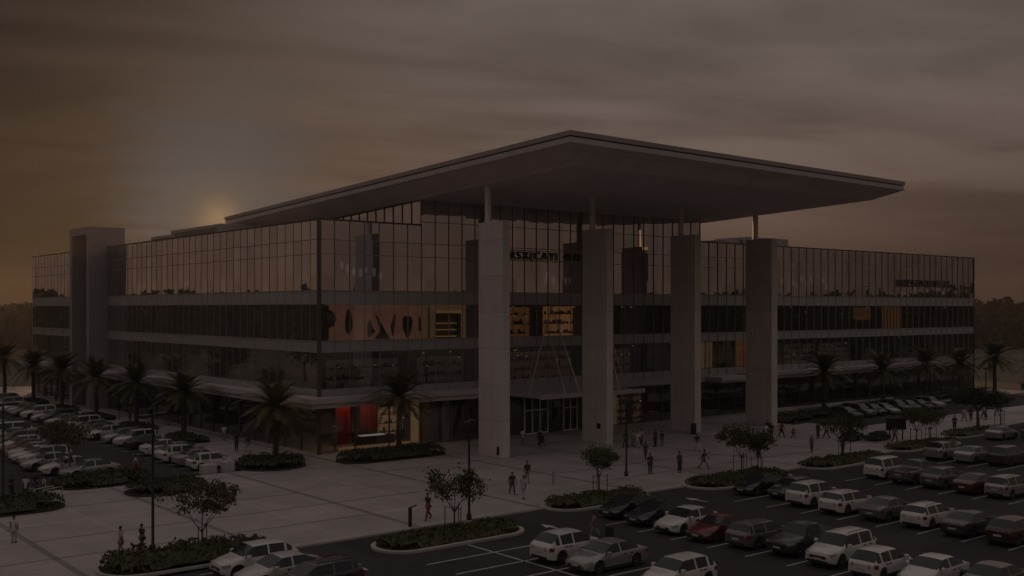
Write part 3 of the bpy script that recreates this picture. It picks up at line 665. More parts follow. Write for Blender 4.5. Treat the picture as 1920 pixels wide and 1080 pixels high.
for i,(x,y,lab) in enumerate(((48.3,-26.6,'box hedge planter nearest the plaza centre'),(50.4,-28.2,'box hedge planter beside the dark signboard'))):
    bed([(x-1.5,y-.9),(x+1.5,y-.9),(x+1.5,y+.9),(x-1.5,y+.9)], 0, lab, 1.0, .08, 'leaf_hedge', 120, .15, 40+i, group='box hedges on the plaza')
b = MB(); b.bbox(64,-4.6,0,93,-4.2,.85,.03); tag(b.build('low_wall', mt['pave']), 'pale low wall along the foot of the mall wing', 'wall', kind='thing')

def limb(b, p, d, L, r, depth, rr, tips, mi=0):
    pts = [Vector(p)]; rad = [r]; q = Vector(p); dd = Vector(d).normalized(); n = 4
    for k in range(n):
        dd = (dd+Vector((rr.gauss(0,.12), rr.gauss(0,.12), rr.gauss(.03,.08)))).normalized(); q = q+dd*L/n; pts.append(q.copy()); rad.append(r*(1-.45*(k+1)/n))
    b.tube(pts, rad, 6, mi)
    if depth == 0: tips.append((q, dd)); return
    if depth <= 1: tips.append((pts[2], dd))
    for _ in range(rr.choice((2,3))):
        e = (dd+Vector((rr.gauss(0,.55), rr.gauss(0,.55), rr.gauss(.1,.25)))).normalized()
        limb(b, q, e, L*rr.uniform(.6,.85), rad[-1]*.75, depth-1, rr, tips, mi)
def young_tree(seed, leafmat, H=4.3, bare=1.5, spread=1.65, nleaf=900, stakes=2, size=.2):
    rr = random.Random(seed); e = empty('young_tree')
    b = MB(); tips = []
    b.tube([(0,0,-.05),(.02,.01,bare*.5),(.0,.03,bare)], [.075,.06,.055], 8)
    for k in range(5):
        t = 2*math.pi*k/5+rr.uniform(-.4,.4); s = rr.uniform(.35,.95)
        limb(b, (0,.03,bare*rr.uniform(.85,1.)), (math.cos(t)*s, math.sin(t)*s, 1), (H-bare)*.42, .034, 2, rr, tips)
    b.build('trunk', mt['bark'], e, True)
    c = MB(); cz = bare+(H-bare)*.55
    for i in range(nleaf):
        if rr.random() < .78:
            p,d = rr.choice(tips); q = p+Vector((rr.gauss(0,.2), rr.gauss(0,.2), rr.gauss(.02,.17)))
        else:
            t = rr.uniform(0,6.28); u = rr.random()**.5; q = Vector((math.cos(t)*u*spread*.8, math.sin(t)*u*spread*.8, cz+rr.gauss(.25,.4)))
        c.leaf(q, size*rr.uniform(.6,1.35), .62, r=rr)
    c.build('crown', mt[leafmat], e)
    for k in range(stakes):
        t = 2*math.pi*k/stakes+.45; x,y = math.cos(t)*.62, math.sin(t)*.62
        s = MB(); s.tube([(x,y,-.05),(x,y,1.75)], .035, 6); s.bar((x,y,1.62),(x*.08,y*.08,1.62), .03); s.build('stake', mt['stake'], e)
    return e
TG = 'young staked trees around the plaza'
protos = [young_tree(5,'leaf_tree',4.4,1.35,1.7,1900,2,.19), young_tree(9,'leaf_green',4.2,1.5,1.6,2300,3,.17), young_tree(14,'leaf_green',3.7,1.6,1.3,2200,3,.16)]
first = [True]*3
for pi,x,y,z,s,rz,lab in ((0,-25.4,-32.6,0,1.,.35,'young reddish tree between two stakes in the long shrub bed'),
        (1,-10.6,-36.6,ZA,1.,2.2,'young green tree with stakes on the kerbed island beside a lamp post'),
        (2,5.2,-33.2,ZA,1.,.6,'small round-headed staked tree on the island behind the black sedan'),
        (1,21.3,-33.6,ZA,1.08,4.1,'broad staked tree on the island where people pass behind'),
        (2,22.9,-34.1,ZA,.95,1.9,'smaller staked tree crowding the broad one on the same island'),
        (1,37.2,-32.9,ZA,1.05,.9,'staked tree on the island near the parked white van'),
        (0,-22.3,2.2,ZA,1.15,2.9,'sparse brown tree growing through the hedge bed by the silver sedan'),
        (1,51.2,-32.2,ZA,1.,3.3,'staked tree rising beside the dark signboard'),
        (2,53.2,-32.6,ZA,1.,5.1,'thin staked tree just beyond the dark signboard'),
        (2,75.8,-28.9,0,1.05,3.9,'far small tree at the end of the plaza edge')):
    o = protos[pi] if first[pi] else copy_tree(protos[pi]); first[pi] = False
    o.location = (x,y,z); o.scale = (s,s,s); o.rotation_euler = (0,0,rz); tag(o, lab, 'tree', TG)
def round_tree(seed):
    rr = random.Random(seed); e = empty('round_tree'); b = MB(); tips = []
    b.tube([(0,0,-.05),(.03,0,1.2),(0,.04,2.4)], [.2,.17,.15], 9)
    for k in range(6): t = k*1.05+rr.uniform(-.3,.3); limb(b, (0,0,2.2), (math.cos(t)*.8,math.sin(t)*.8,.8), 1.2, .08, 2, rr, tips)
    b.build('trunk', mt['bark'], e, True); c = MB()
    for _ in range(2600):
        p,d = rr.choice(tips); c.leaf(p+Vector((rr.gauss(0,.32),rr.gauss(0,.32),rr.gauss(0,.26))), .26*rr.uniform(.6,1.4), .6, r=rr)
    c.build('crown', mt['leaf_hedge'], e); return e
rt = round_tree(4)
for i,(x,y,s,lab) in enumerate(((68.6,-29.8,1.0,'dark round tree on the farthest planted island'),(92.,-25.5,.9,'dark round tree beyond the farthest island, at the picture edge'),(-32.,46.,1.5,'dark bushy tree beside the far parked cars'),(-24.,74.,1.7,'dark tree behind the farthest cars, against the lit ground'),(-36.,70.,2.,'large dark tree at the far end of the car park'))):
    o = rt if i == 0 else copy_tree(rt); o.location = (x,y,0 if i < 2 else ZA); o.scale = (s,s,s); o.rotation_euler.z = i*1.3; tag(o, lab, 'tree', 'dark round trees')

# palms
def palm(seed, H=5.2, fl=3.6, nf=58):
    rr = random.Random(seed); e = empty('palm_tree'); b = MB()
    pts = []; rad = []
    for k in range(27):
        z = H*k/26; pts.append((.05*math.sin(z*.9),.04*math.sin(z*.7+1),z-.05)); rad.append((.34 if k < 2 else .265 if k < 21 else .30+.03*(k-21))*(1+(.07 if k % 2 else -.04)))
    b.tube(pts, rad, 12); b.build('trunk', mt['palm_bark'], e, True, 50)
    c = MB()
    for i in range(nf):
        az = i*2.39996+rr.uniform(-.2,.2); q = i/nf
        el = 1.45-2.0*q+rr.gauss(0,.09); Lf = fl*rr.uniform(.85,1.08)*(.75+.35*min(1,q*2.5)); droop = rr.uniform(.5,.85)
        p = Vector((math.cos(az)*.12, math.sin(az)*.12, H+.1-.35*q)); n = 15; sp = [p.copy()]; dv = []
        for k in range(n):
            a = el-droop*1.15*(k/n)**1.3*(1.15 if el > .1 else .8)
            d = Vector((math.cos(az)*math.cos(a), math.sin(az)*math.cos(a), math.sin(a))); p = p+d*Lf/n; sp.append(p.copy()); dv.append(d)
        side_ = Vector((-math.sin(az), math.cos(az), 0))
        c.tube(sp[::3], [.035,.028,.022,.016,.01,.006][:len(sp[::3])], 4)
        for k in range(1, n):
            t = k/n; ll = .74*math.sin(math.pi*min(1,.12+t*.9))**.7+.08
            up = dv[k].cross(side_); up = -up if up.z < 0 else up
            for sgn in (-1,1):
                for h_ in (0,.5):
                    o = sp[k]+dv[k]*(Lf/n*h_); tip = o+(side_*sgn*.78+dv[k]*.62+up*.18+Vector((0,0,-.16))).normalized()*ll*rr.uniform(.85,1.1)
                    w = dv[k]*.05; c.add([o-w, o+w, tip], [(0,1,2)])
    c.build('crown', mt['leaf_palm'], e)
    return e
pp = [palm(1), palm(2, 5.5, 3.5)]; pf = [True, True]
PG = 'palm trees along the mall'
for i,(pi,x,y,s,lab) in enumerate(((0,-5.7,-2.3,1.,'palm tree in the trimmed hedge at the glass corner of the mall'),(1,5.9,-5.0,1.03,'palm tree in front of the red-lit shop window'),
        (0,-5.13,20.3,.98,'second palm from the glass corner, trunk rising behind a white car'),(1,-5.13,34.8,.97,'third palm from the glass corner, beside a small round sign'),(0,-5.13,49.1,1.02,'palm whose crown hides the foot of the portal frame'),
        (1,-5.13,63.5,1.,'palm beside the portal legs'),(0,-5.13,77.8,1.05,'palm just beyond the portal frame'),(1,-5.5,93.,1.1,'last palm at the far end of the long glass side'),(0,-11.,110.,1.15,'palm past the end of the building, over lit ground'),
        (1,72.5,-6.6,1.05,'nearest palm before the mall wing, in the long hedge'),(0,87.6,-6.0,1.05,'second palm before the mall wing, over the hedge'),(1,99.2,-6.0,1.05,'third palm before the mall wing, under the dark roof sign'),(0,109.5,-6.,1.05,'fourth palm before the mall wing'),(1,120.6,-6.,1.1,'palm at the far corner of the mall wing'),(0,134.,-7.,1.1,'palm beyond the far corner of the mall wing'))):
    o = pp[pi] if pf[pi] else copy_tree(pp[pi]); pf[pi] = False
    o.location = (x,y,0); o.scale = (s,s,s); o.rotation_euler.z = i*1.7; tag(o, lab, 'palm tree', PG)

# the wood all round the horizon, one mass
rr = random.Random(21); b = MB()
def wood(a0, a1, rad, hh, n, size):
    for _ in range(n):
        t = rr.uniform(a0, a1); r_ = rad+rr.uniform(0,70); k = (math.sin(t*41)+math.sin(t*97+1)+math.sin(t*173+2)*.8+math.sin(t*311)*.7)/3.5
        H = hh*(1+.20*k); z = H*(1-rr.random()**1.6*.95); 
        x = CAM[0]+math.sin(t)*r_; y = CAM[1]+math.cos(t)*r_
        b.leaf((x+rr.gauss(0,2), y+rr.gauss(0,2), z), size*rr.uniform(.6,1.5), .75, r=rr)
    m_ = int((a1-a0)*160); o = len(b.v)
    for i in range(m_+1):
        t = a0+(a1-a0)*i/m_; k = (math.sin(t*41)+math.sin(t*97+1)+math.sin(t*173+2)*.8+math.sin(t*311)*.7)/3.5
        for q,(rq,zq) in enumerate(((rad+6,-.3),(rad+22,.5),(rad+36,.86),(rad+60,.80))): b.v.append((CAM[0]+math.sin(t)*rq, CAM[1]+math.cos(t)*rq, -.3 if q == 0 else hh*(1+.2*k)*zq))
    for i in range(m_):
        for q in range(3): b.f.append([o+i*4+q, o+(i+1)*4+q, o+(i+1)*4+q+1, o+i*4+q+1]); b.m.append(0)
az0 = math.atan2(FX, FY)
wood(az0-.60, az0+.60, 400, 14.8, 17000, 3.0)
wood(az0+.60, az0+2*math.pi-.60, 330, 17.5, 22000, 4.2)
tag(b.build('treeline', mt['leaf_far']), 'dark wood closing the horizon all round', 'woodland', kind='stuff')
def water_tower(x, y, h, lab):
    e = empty('water_tower', (x,y,0), 0, lab, 'water tower'); b = MB()
    for k in range(4): t = k*math.pi/2+.4; b.tube([(2.2*math.cos(t),2.2*math.sin(t),0),(1.4*math.cos(t),1.4*math.sin(t),h-3)], .25, 6)
    b.build('leg', mt['dark_metal'], e); b = MB(); b.lathe([(.6,h-3.6),(2.8,h-2.6),(2.9,h-.7),(2.2,h),(.3,h+.5)], 14); b.build('tank', mt['unit'], e)
water_tower(416,277,20.5,'tiny tank tower above the trees beyond the mall wing'); water_tower(126,452,22.,'tiny tower above the trees beyond the long glass side')

# ------------------------------------------------------------------ lamps and small furniture
def lamp_post(x, y, z, H, label, plinth, rz):
    e = empty('street_lamp', (x,y,z), rz, label, 'street lamp', 'lamp posts of the plaza')
    b = MB(); b.lathe([(.3,0),(.3,plinth),(.26,plinth+.03)], 18); b.build('plinth', mt['kerb'], e, True, 40)
    b = MB(); b.lathe([(.17,plinth+.031),(.17,plinth+.35),(.085,plinth+.5),(.065,H)], 12); b.build('pole', mt['dark_metal'], e, True, 40)
    for s in (-1,1):
        a = MB(); a.bar((0,0,H-.12),(s*.35,0,H-.05), .07, .07); arm = a.build('arm', mt['dark_metal'], e)
        h = MB(); h.bbox(min(s*.3,s*1.0),-.2,H-.16,max(s*.3,s*1.0),.2,H+.02,.03); hd = h.build('lamp_head', mt['dark_metal'], e)
        l = MB(); l.box(min(s*.36,s*.94),-.15,H-.185,max(s*.36,s*.94),.15,H-.163); l.build('lens', mt['steel'], hd)
lamp_post(-28.4,-33.0,.02,8.2,'tall dark lamp post in the long shrub bed nearest the camera',.6,.5)
lamp_post(-9.1,-36.1,ZA,6.9,'dark lamp post on the kerbed island beside the young green tree',.55,.7)
lamp_post(11.9,-29.4,0,6.6,'dark lamp post standing on open paving between columns and island',.3,.6)
lamp_post(-30.2,-8.9,0,7.2,'thin dark lamp post by the waiting group at the picture edge',.3,.3)
lamp_post(80.,-25.,0,6.6,'distant dark lamp post past the signboard',.3,.3)
def thing1(name, b, mat, loc, label, cat, group=None, rz=0, smooth=False):
    o = b.build(name, mat, None, smooth, 40 if smooth else None, loc=loc); o.rotation_euler.z = rz; return tag(o, label, cat, group)
# waste bin by column
e = empty('litter_bin', (40.5,-11.6,0), 0, 'dark litter bin against the third column', 'bin'); b = MB(); b.lathe([(.27,.0),(.31,.08),(.31,.95),(.27,1.0)], 16); b.build('body', mt['dark_metal'], e, True, 40); b = MB(); b.lathe([(.33,1.003),(.33,1.08),(.16,1.22)], 16); b.build('lid', mt['dark_metal'], e, True, 40)
# post with an arm at the plaza edge
e = empty('pay_post', (-11.95,-33.6,0), .3, 'short dark post with a bent arm at the plaza edge', 'post'); b = MB(); b.bbox(-.11,-.09,0,.11,.09,1.25,.03); b.build('pillar', mt['dark_metal'], e); b = MB(); b.bar((0,0,1.2),(.62,0,1.28), .1, .07); b.build('arm', mt['dark_metal'], e)
e = empty('bollard', (6.0,-27.1,0), 0, 'faint thin bollard alone on the paving beyond the walkers', 'bollard'); b = MB(); b.lathe([(.1,0),(.09,.9),(.1,.93),(.1,1.05),(.04,1.1)], 12); b.build('post', mt['unit'], e, True, 40)
# signboard on two legs
e = empty('signboard', (52.9,-28.9,0), -.5, 'blank dark signboard on two legs beside the box hedges', 'sign'); b = MB(); b.bbox(-1.15,-.08,1.1,1.15,.08,2.35,.03); b.build('panel', mt['dark_metal'], e)
for s in (-1,1): b = MB(); b.box(s*.75-.06,-.05,0,s*.75+.06,.05,1.1); b.build('leg', mt['dark_metal'], e)
# small round signs along the side pavement
for x,y,lab in ((-3.9,44.,'small round sign on a short post beside the third palm'),(-4.0,33.,'round-headed post sign just before the third palm')):
    e = empty('round_sign', (x,y,0), .6, lab, 'sign', 'round post signs'); b = MB(); b.tube([(0,0,0),(0,0,1.5)], .04, 8); b.build('pole', mt['dark_metal'], e); b = MB(); b.lathe([(.05,-.03),(.42,-.025),(.42,.025),(.05,.03)], 18, (0,0,1.8), axis='y'); b.build('disc', mt['dark_metal'], e)
# white cabinets at the end of the car row
for i,(x,y,w,h,lab) in enumerate(((-12.9,-4.2,1.3,.85,'low white cabinet behind the last white car of the row'),(-11.2,-4.3,1.0,1.0,'white cabinet against the hedge at the glass corner'))):
    e = empty('service_cabinet', (x,y,ZA), .1, lab, 'cabinet', 'white cabinets'); b = MB(); b.bbox(-w/2,-.35,.06,w/2,.35,h,.03); b.build('case', mt['ledge'], e)
    b = MB(); b.box(-w/2+.05,-.375,.12,-.02,-.353,h-.1); b.build('door', mt['ledge'], e); b = MB(); b.box(.02,-.375,.12,w/2-.05,-.353,h-.1); b.build('door', mt['ledge'], e)
# trolley rail beside the walkway
e = empty('trolley_rail', (-27.3,-10.6,0), .5, 'tubular trolley rail beside the hedge and the waiting group', 'rail')
for k in range(2): b = MB(); y = k*.8; b.tube([(-.9,y,0),(-.9,y,1.0),(-.8,y,1.08),(.8,y,1.08),(.9,y,1.0),(.9,y,0)], .03, 8); b.build('hoop', mt['steel'], e, True)
b = MB(); b.tube([(.9,0,.6),(.9,.8,.6)], .025, 6); b.build('crossbar', mt['steel'], e)
# ------------------------------------------------------------------ cars
def paint(name, col, metal=.25, rough=.32): return M(name, col, rough, metal, var=.04, scale=1., coat=.6)
PT = {'white': paint('white_car_paint', (.62,.58,.56), 0), 'cream': paint('pearl_car_paint', (.52,.48,.46), .1), 'silver': paint('silver_car_paint', (.36,.34,.33), .5), 'grey': paint('grey_car_paint', (.17,.155,.15), .4), 'dgrey': paint('charcoal_car_paint', (.07,.065,.065), .4),
      'black': paint('black_car_paint', (.018,.017,.018), .1, .22), 'navy': paint('blue_black_car_paint', (.022,.026,.038), .3, .25), 'red': paint('red_car_paint', (.13,.016,.014), .2), 'maroon': paint('maroon_car_paint', (.085,.022,.02), .2), 'brown': paint('brown_car_paint', (.06,.04,.033), .3)}
mt['white'] = PT['white']
mt['car_glass'] = M('car_glass', (.022,.024,.026), .05, 0, var=.05, spec=.5)
mt['tyre'] = M('tyre_rubber', (.02,.019,.019), .85, var=.15)
mt['rim'] = M('alloy_rim', (.36,.35,.34), .35, .7, var=.1)
mt['lens'] = M('headlight_lens', (.45,.45,.44), .12, .3, var=.1, scale=8, coat=.5)
mt['red_lens'] = M('taillight_lens', (.20,.012,.010), .2, 0, var=.15, scale=6, coat=.5)
mt['trim'] = M('black_trim', (.022,.021,.021), .55, var=.1)
mt['plate'] = M('number_plate', (.5,.48,.44), .5, var=.1)
SPEC = {  # L, W, H, roof front, roof rear, cowl x, deck x, cowl z, deck z, nose z, tail z, clearance, wheel radius, wheelbase
 'sedan': dict(L=4.65,W=1.83,H=1.45,r0=.30,r1=-.85,xc=1.12,xd=-1.72,zc=.98,zd=1.05,zn=.68,zt=.92,wb=2.70,wr=.325,cl=.20),
 'hatch': dict(L=4.15,W=1.78,H=1.50,r0=.35,r1=-1.35,xc=1.10,xd=-1.95,zc=1.0,zd=1.0,zn=.72,zt=.95,wb=2.55,wr=.315,cl=.20),
 'suv':   dict(L=4.60,W=1.88,H=1.70,r0=.45,r1=-1.70,xc=1.15,xd=-2.18,zc=1.12,zd=1.12,zn=.86,zt=1.08,wb=2.68,wr=.36,cl=.26),
 'estate':dict(L=4.78,W=1.83,H=1.49,r0=.30,r1=-1.75,xc=1.18,xd=-2.28,zc=.98,zd=1.02,zn=.70,zt=.96,wb=2.80,wr=.33,cl=.20),
 'crossover':dict(L=4.35,W=1.82,H=1.60,r0=.38,r1=-1.35,xc=1.12,xd=-2.02,zc=1.07,zd=1.10,zn=.82,zt=1.02,wb=2.60,wr=.345,cl=.24),
 'van':dict(L=4.70,W=1.88,H=1.80,r0=.75,r1=-1.95,xc=1.60,xd=-2.26,zc=1.10,zd=1.12,zn=.84,zt=1.08,wb=2.85,wr=.34,cl=.22),
 'pickup':dict(L=5.20,W=1.88,H=1.78,r0=.62,r1=-.40,xc=1.25,xd=-.72,zc=1.16,zd=1.14,zn=.95,zt=1.13,wb=3.10,wr=.38,cl=.32)}
def car_meshes(kind):
    S = SPEC[kind]; L_,W_,H = S['L'],S['W'],S['H']; h = L_/2; wf = S['wb']/2+.03; wr_ = -S['wb']/2+.03; ra = S['wr']+.06
    prof = [(-h,S['zt']-.10),(-h+.06,S['zt']),(S['xd'],S['zd']),(S['r1'],H-.03),((S['r0']+S['r1'])/2,H),(S['r0'],H-.025),(S['xc'],S['zc']),(S['xc']+(h-S['xc'])*.55,(S['zc']+S['zn'])/2+.05),(h-.18,S['zn']+.06),(h-.05,S['zn']),(h,S['zn']-.12)]
    prof.sort()
    xs = set(p[0] for p in prof)
    for c in (wf, wr_):
        for k in range(9): xs.add(c+ra*math.cos(math.pi*k/8))
        xs.add(c+ra+.02); xs.add(c-ra-.02)
    for k in range(1, 26): xs.add(-h+L_*k/26)
    xbp = (S['r0']+S['r1'])/2+.1 if kind != 'pickup' else S['r1']-.05
    xs |= {xbp-.05, xbp+.05, S['xc']-.12, S['r0']+.04, S['r1']-.05, S['xd']+.10, -h+.02, h-.02, -h+.15, h-.1}
    if kind in ('hatch','suv','estate','crossover','van'): xs |= {S['r1']-.0, S['r1']+.35}
    xs = sorted(xs); q = [xs[0]]
    for x in xs[1:]:
        if x-q[-1] > .012: q.append(x)
    xs = q
    def zt(x):
        for (a,za),(b_,zb) in zip(prof[:-1], prof[1:]):
            if a <= x <= b_: return za+(zb-za)*(x-a)/(b_-a)
        return prof[-1][1]
    belt = [(-h,S['zd']-.12),(S['xd'],S['zd']-.03),(0,(S['zc']+S['zd'])/2-.05),(S['xc'],S['zc']-.045),(h,S['zn']-.16)]
    def zs(x):
        for (a,za),(b_,zb) in zip(belt[:-1], belt[1:]):
            if a <= x <= b_: return min(za+(zb-za)*(x-a)/(b_-a), zt(x)-.02)
        return belt[-1][1]
    def hw(x):
        f = 1.
        d = h-x
        if d < .75: f -= .20*(1-d/.75)**2.2
        d = x+h
        if d < .65: f -= .15*(1-d/.65)**2.2
        return W_/2*f
    cl = S['cl']; rings = []; G = []
    for x in xs:
        zb = cl+.10*max(0,(abs(x)-h+.35)/.35)
        for c in (wf, wr_):
            if abs(x-c) < ra: zb = max(zb, S['wr']+math.sqrt(max(0,ra*ra-(x-c)**2)))
        top = zt(x); s = zs(x); w = hw(x); gq = max(0., min(1., (top-s)/(H-s)))
        green = S['xd']-.01 <= x <= S['xc']+.01 and gq > .08
        rw = W_/2*.735
        if green: p6 = (w*.90*(1-gq)+rw*gq, s+(top-s)*.92); p7 = (p6[0]*.62, top-.012)
        else: p6 = (w*.84, s+(top-s)*.6); p7 = (w*.55, top-.006)
        mid = max(zb+.05, s*.62)
        rings.append([(0,zb),(w*.86,zb),(w*.97,zb+.04),(w,min(mid,s-.08) if s-.08 > zb+.05 else zb+.06),(w*.985,max(s-.07,zb+.07)),(w*.945,max(s,zb+.08)),p6,p7,(0,top)])
        G.append(gq if green else 0)
    n = 16; V = []
    for x,r in zip(xs, rings):
        V += [(x,-y,z) for y,z in r]+[(x,y,z) for y,z in reversed(r[1:-1])]
    names = {'body':MB(),'windscreen':MB(),'rear_window':MB(),'sl':MB(),'sr':MB(),'fl':MB(),'fr':MB()}
    for i in range(len(xs)-1):
        a, c = xs[i], xs[i+1]; m = (a+c)/2
        for k in range(n):
            k2 = (k+1) % n; f = [i*n+k, (i+1)*n+k, (i+1)*n+k2, i*n+k2]; key = 'body'
            if k in (6,7,8,9):
                if S['r0']+.03 < m < S['xc']-.04: key = 'windscreen'
                elif S['xd']+.06 < m < S['r1']-.02: key = 'rear_window'
            if k in (5,10) and min(G[i],G[i+1]) > .30 and not (xbp-.05 <= m <= xbp+.05) and not (kind in ('suv','hatch','estate','crossover','van') and S['r1']-.04 < m < S['r1']+.12) and m > S['xd']+.12:
                key = ('fr' if k == 5 else 'fl') if m > xbp else ('sr' if k == 5 else 'sl')
            names[key].f.append(f); names[key].m.append(0)
    names['body'].f += [list(range(n))[::-1], [(len(xs)-1)*n+k for k in range(n)]]; names['body'].m += [0,0]
    out = []
    for nm,b in names.items():
        if not b.f: continue
        used = sorted({i for f in b.f for i in f}); mp = {o:i for i,o in enumerate(used)}
        b.v = [V[i] for i in used]; b.f = [[mp[i] for i in f] for f in b.f]
        if nm != 'body':   # glass sits a hair proud of the frame line
            b.v = [(x*1.0, y*1.003, z+.002) for x,y,z in b.v]
        label = {'body':'body','windscreen':'windscreen','rear_window':'rear_window'}.get(nm, 'side_window')
        out.append((label, b.mesh(label, [PT['white'] if nm == 'body' else mt['car_glass']], True, 32), (0,0,0), nm == 'body', None))
    # floor pan closes the body from below
    b = MB(); b.box(-h+.25,-W_/2*.78,cl+.02,h-.25,W_/2*.78,cl+.16); out.append(('floor_pan', b.mesh('floor_pan', [mt['trim']]), (0,0,0), False, None))
    wm = MB(); R_ = S['wr']; wm.lathe([(R_*.62,-.11),(R_*.96,-.115),(R_,-.08),(R_,.08),(R_*.96,.115),(R_*.62,.11)], 22, axis='y'); wmesh = wm.mesh('wheel', [mt['tyre']], True, 35)
    rm = MB(); rm.lathe([(R_*.63,-.06),(R_*.64,.085),(R_*.56,.09),(R_*.52,.05),(R_*.1,.06),(.02,.075)], 22, axis='y')
    for k in range(5):
        t = 2*math.pi*k/5; rm.bar((R_*.08*math.cos(t),.085,R_*.08*math.sin(t)),(R_*.58*math.cos(t),.085,R_*.58*math.sin(t)), .055, .03)
    rml = rm.mesh('rim', [mt['rim']], True, 35)
    for sx in (wf, wr_):
        for sy in (-1,1): out.append(('wheel', wmesh, (sx, sy*(W_/2-.125), R_), False, ('rim', rml, 0 if sy > 0 else math.pi)))
    # lamps follow the rounded corners
    zl = S['zn']-.10; zt_ = S['zt']-.16
    for sy in (-1,1):
        b = MB(); P = []
        for k in range(6):
            xq = h-.03-.42*(k/5)**1.2; w = hw(xq)*.985+.012; yq = w if k else W_/2*.58
            if k == 1: xq = h-.045; yq = hw(xq)+.004
            P.append((xq+.014, sy*yq))
        b.add([(x,y,zl-.075+.02*i*.4) for i,(x,y) in enumerate(P)]+[(x-.02,y*.99,zl+.07+.012*i) for i,(x,y) in enumerate(P)], [(i,i+1,7+i,6+i) if sy > 0 else (i+1,i,6+i,7+i) for i in range(5)])
        out.append(('headlight', b.mesh('headlight', [mt['lens']], True, 50), (0,0,0), False, None))
        b = MB(); P = []
        for k in range(5):
            xq = -h+.0+.34*(k/4)**1.3; yq = hw(xq)*.995+.012 if k else W_/2*.52
            P.append((xq-.014, sy*yq))
        hgt = .11 if kind == 'sedan' else .2
        b.add([(x,y,zt_-hgt*.5) for x,y in P]+[(x+.01,y*.985,zt_+hgt*.5) for x,y in P], [(i+1,i,5+i,6+i) if sy > 0 else (i,i+1,6+i,5+i) for i in range(4)])
        out.append(('taillight', b.mesh('taillight', [mt['red_lens']], True, 50), (0,0,0), False, None))
        b = MB(); yq = sy*(W_/2+.01); b.bbox(S['xc']-.42, min(yq,yq+sy*.19), S['zc']-.03, S['xc']-.20, max(yq,yq+sy*.19), S['zc']+.13, .03); out.append(('wing_mirror', b.mesh('wing_mirror', [PT['white']]), (0,0,0), True, None))
    for sy in (-1,1):
        b = MB(); ya, yb = sorted((sy*(W_/2-.06), sy*(W_/2+.012))); b.bbox(wr_+ra+.03,ya,cl-.02,wf-ra-.03,yb,cl+.13,.015); out.append(('sill', b.mesh('sill', [mt['trim']]), (0,0,0), False, None))
        for xq in (xbp-.28, S['r1']+.35 if kind != 'sedan' else -.95):
            zq = S['zc']-.14; ya, yb = sorted((sy*(W_/2-.02), sy*(W_/2+.022))); b = MB(); b.bbox(xq-.11,ya,zq-.02,xq+.11,yb,zq+.025,.01); out.append(('door_handle', b.mesh('door_handle', [mt['trim']]), (0,0,0), False, None))
    b = MB(); b.bbox(h-.05,-W_*.27,S['zn']-.32,h+.018,W_*.27,S['zn']-.17,.02); out.append(('grille', b.mesh('grille', [mt['trim']]), (0,0,0), False, None))
    b = MB(); b.bbox(h-.07,-W_*.36,cl+.06,h+.012,W_*.36,cl+.20,.02); out.append(('front_bumper', b.mesh('front_bumper', [mt['trim']]), (0,0,0), False, None))
    b = MB(); b.bbox(-h-.012,-W_*.36,cl+.08,-h+.08,W_*.36,cl+.24,.02); out.append(('rear_bumper', b.mesh('rear_bumper', [mt['trim']]), (0,0,0), False, None))
    b = MB(); b.box(-h-.022,-.25,zt_-.24,-h+.02,.25,zt_-.12); out.append(('number_plate', b.mesh('number_plate', [mt['plate']]), (0,0,0), False, None))
    b = MB(); b.box(h-.02,-.25,cl+.22,h+.022,.25,cl+.33); out.append(('number_plate', b.mesh('number_plate', [mt['plate']]), (0,0,0), False, None))
    if kind in ('suv','pickup','estate'):
        for sy in (-1,1):
            b = MB(); yq = sy*W_/2*.64; b.tube([(S['r1']+.1,yq,H-.02),(S['r1']+.2,yq,H+.045),(S['r0']-.2,yq,H+.045),(S['r0']-.08,yq,H-.02)], .022, 6); out.append(('roof_rail', b.mesh('roof_rail', [mt['dark_metal']], True), (0,0,0), False, None))
    if kind == 'pickup':
        b = MB(); b.box(-h+.12,-W_/2*.80,S['zt']+.004,S['xd']-.08,W_/2*.80,S['zt']+.03); out.append(('bed_cover', b.mesh('bed_cover', [mt['trim']]), (0,0,0), False, None))
    return out
CM = {k: car_meshes(k) for k in SPEC}
rj = random.Random(5)
def car(kind, col, x, y, head, label, group, z=ZA, lite=False, s=1.):
    e = empty({'sedan':'sedan_car','hatch':'hatchback_car','suv':'suv_car','pickup':'pickup_truck','estate':'estate_car','crossover':'suv_car','van':'people_carrier'}[kind], (x,y,z+.004), R(head), label, 'pickup truck' if kind == 'pickup' else 'car', group)
    s = s*(.97+.06*rj.random()); e.scale = (s,s,s)
    for nm,me,loc,pt,sub in CM[kind]:
        if lite and nm in ('number_plate','grille','front_bumper','rear_bumper','roof_rail','floor_pan','wing_mirror','door_handle'): continue
        o = link(nm, me, e, loc)
        if pt: o.material_slots[0].link = 'OBJECT'; o.material_slots[0].material = PT[col]
        if sub and not lite: c = link(sub[0], sub[1], o); c.rotation_euler.z = sub[2]
    return e
J = lambda a: rj.uniform(-a, a)
A = 'cars parked in the front car park'
